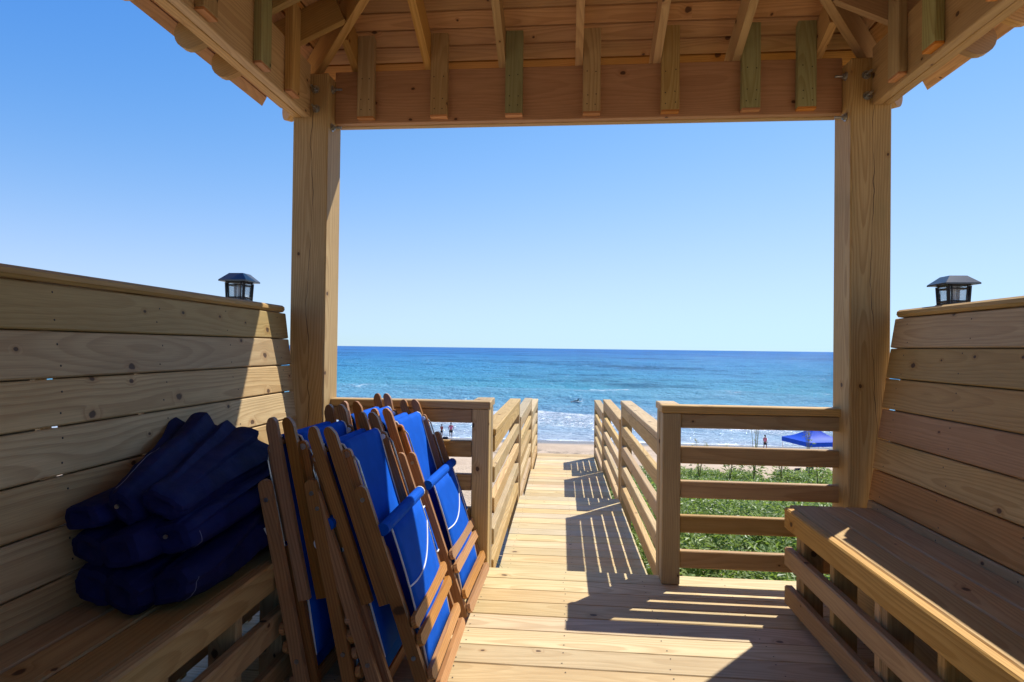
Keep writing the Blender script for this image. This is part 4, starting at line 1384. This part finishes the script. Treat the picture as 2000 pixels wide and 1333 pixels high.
# ================================================================== PEOPLE
def skin_mesh(name, joints, edges, parent, mat, M=None, sub=2):
    """joints: list of (pos, radius)"""
    me = bpy.data.meshes.new(name)
    me.from_pydata([tuple(p) for p, r in joints], edges, [])
    o = obj(name, me, mat, parent, M)
    md = o.modifiers.new("skin", 'SKIN')
    md.use_smooth_shade = True
    for i, (p, r) in enumerate(joints):
        sv = me.skin_vertices[0].data[i]
        sv.radius = r if isinstance(r, tuple) else (r, r)
        sv.use_root = (i == 0)
    s = o.modifiers.new("sub", 'SUBSURF'); s.levels = sub; s.render_levels = sub
    return o
def person(label, x, y, zg, H, rot, outfit, pose):
    s = H / 1.75
    M = Matrix.Translation((x, y, zg)) @ Matrix.Rotation(rot, 4, 'Z')
    t = thing("person", label, "person", mat4=M)
    V = lambda a, b, c: (a * s, b * s, c * s)
    # facing +y; arms by pose
    st = pose.get('stride', 0.0)
    J = [(V(0, 0, .95), (.135 * s, .10 * s)), (V(0, .01, 1.15), (.12 * s, .09 * s)), (V(0, 0, 1.36), (.15 * s, .10 * s)), (V(0, .005, 1.50), .05 * s), (V(0, .02, 1.60), (.075 * s, .085 * s)), (V(0, .02, 1.70), (.07 * s, .08 * s))]
    E = [(0, 1), (1, 2), (2, 3), (3, 4), (4, 5)]
    for q in (-1, 1):
        b = len(J)
        J += [(V(q * .10, 0, .86), .085 * s), (V(q * .11, q * st * .5 + .02, .48), .058 * s), (V(q * .11, q * st - .02, .10), .036 * s), (V(q * .115, q * st + .10, .03), .03 * s)]
        E += [(0, b), (b, b + 1), (b + 1, b + 2), (b + 2, b + 3)]
        b = len(J)
        el = pose.get('elbow', (.25, -.03, 1.10)); ha = pose.get('hand', (.24, .10, .90))
        J += [(V(q * .19, 0, 1.40), .052 * s), (V(q * el[0], el[1], el[2]), .038 * s), (V(q * ha[0], ha[1], ha[2]), .026 * s), (V(q * ha[0], ha[1] + .03, ha[2] - .08), .022 * s)]
        E += [(2, b), (b, b + 1), (b + 1, b + 2), (b + 2, b + 3)]
    skin_mesh("body", J, E, t, SKIN)
    hair = bmesh.new()
    bmesh.ops.create_icosphere(hair, subdivisions=2, radius=1)
    for v in hair.verts:
        v.co = Vector((v.co.x * .098 * s, (v.co.y * .108 - .012) * s, (v.co.z * .12 + 1.675) * s))
    bmesh.ops.delete(hair, geom=[v for v in hair.verts if v.co.y > .035 * s and v.co.z < 1.70 * s or v.co.z < 1.58 * s], context='VERTS')
    me = bpy.data.meshes.new("hair"); hair.to_mesh(me); hair.free()
    obj("hair", me, HAIR, t)
    tw = pose.get('wide', 1.0)
    J = [(V(0, 0, .93), (.165 * s * tw, .125 * s * tw)), (V(0, .01, 1.15), (.15 * s * tw, .118 * s * tw)), (V(0, 0, 1.37), (.17 * s * tw, .122 * s)), (V(0, .005, 1.46), (.09 * s, .08 * s))]
    E = [(0, 1), (1, 2), (2, 3)]
    for q in (-1, 1):
        b = len(J)
        J += [(V(q * .20, 0, 1.40), .072 * s), (V(q * .235, -.015, 1.26), .062 * s)]
        E += [(2, b), (b, b + 1)]
    skin_mesh("shirt", J, E, t, outfit[0])
    if outfit[1] is not None:
        J = [(V(0, 0, .93), (.158 * s * tw, .12 * s * tw))]; E = []
        for q in (-1, 1):
            b = len(J)
            J += [(V(q * .10, .0, .82), .108 * s * tw), (V(q * .11, q * st * .35 + .01, .56), .092 * s)]
            E += [(0, b), (b, b + 1)]
        skin_mesh("shorts", J, E, t, outfit[1])
    return t
y = 70.0
x = at_px(883, y)
person("person in pink shirt and dark shorts standing at the water's edge", x, y, zground(x, y) , 1.74, math.radians(8), (PINK, DARKC), dict(wide=1.18, elbow=(.30, -.03, 1.12), hand=(.22, .12, .96)))
y = 71.0
x = at_px(865, y)
person("smaller person in dull red swimwear beside the pink-shirted one", x, y, zground(x, y), 1.45, math.radians(-30), (fabric_mat("dull_red_cloth", (0.30, 0.05, 0.06), (0.38, 0.07, 0.08)), DARKC), dict(elbow=(.22, .02, 1.08), hand=(.16, .16, 1.0)))
y = 66.0
x = at_px(1496, y)
person("person in pink top and dark shorts walking along the shore, near the tent", x, y, zground(x, y), 1.55, math.radians(-60), (PINK, DARKC), dict(stride=.16))
y = 68.5
x = at_px(872.5, y)
b_ = thing("beach_bag", "black bag on the sand between the two people at the water", "bag", (x, y, zground(x, y)), local=True)
blob(0.36, 0.22, 0.17, 5, DARKC, b_, "body")
obj("strap", tube_mesh([(-.2, 0, .2), (-.08, 0, .36), (.08, 0, .36), (.2, 0, .2)], .014, 6, DARKC), DARKC, b_)

# surfer lying on a board
sy = 117.0
sxp = at_px(1127, sy)
sz = -9.32 + 0.42
Mb = Matrix.Translation((sxp, sy, sz)) @ Matrix.Rotation(math.radians(-75), 4, 'Z')
sb_ = thing("surfboard", "white surfboard floating under the dark surfer", "surfboard", mat4=Mb)
vs, fs = [], []
nL = 18
for i in range(nL + 1):
    f = i / nL
    yv = -1.1 + 2.2 * f
    w = 0.27 * (math.sin(math.pi * min(1, max(0, 0.04 + 0.92 * f))) ** 0.55)
    rk = 0.22 * max(0, f - .7) ** 2 / .09 * .6
    for k in range(8):
        a = 2 * math.pi * k / 8
        vs.append((w * math.cos(a), yv, rk + 0.035 * math.sin(a)))
for i in range(nL):
    for k in range(8):
        fs.append((i * 8 + k, i * 8 + (k + 1) % 8, (i + 1) * 8 + (k + 1) % 8, (i + 1) * 8 + k))
fs.append(tuple(range(7, -1, -1))); fs.append(tuple(range(nL * 8, nL * 8 + 8)))
me = mesh_of("board", vs, fs)
for p in me.polygons: p.use_smooth = True
obj("board", me, BOARDW, sb_)
for q in (-.09, 0, .09):
    bar("fin", (q, -0.95, -.03), (q, -1.02, -.14), .10, .008, (0, 1, 0), DARKC, sb_)
pr = thing("person", "surfer in dark wetsuit lying on a board in the sea", "person", mat4=Mb @ Matrix.Translation((0, 0, 0.05)))
J = [((0, -.15, .10), (.14, .10)), ((0, .10, .15), (.13, .10)), ((0, .34, .30), (.16, .11)), ((0, .45, .42), .055), ((0, .52, .50), .085), ((0, .54, .58), .078)]
E = [(0, 1), (1, 2), (2, 3), (3, 4), (4, 5)]
for q in (-1, 1):
    b = len(J); J += [((q * .10, -.28, .08), .085), ((q * .11, -.66, .06), .058), ((q * .11, -1.02, .05), .036), ((q * .11, -1.16, .08), .03)]
    E += [(0, b), (b, b + 1), (b + 1, b + 2), (b + 2, b + 3)]
    b = len(J); J += [((q * .20, .34, .30), .055), ((q * .30, .40, .10), .04), ((q * .30, .62, .02), .028), ((q * .30, .72, .0), .022)]
    E += [(2, b), (b, b + 1), (b + 1, b + 2), (b + 2, b + 3)]
skin_mesh("body", J, E, pr, DARKC)
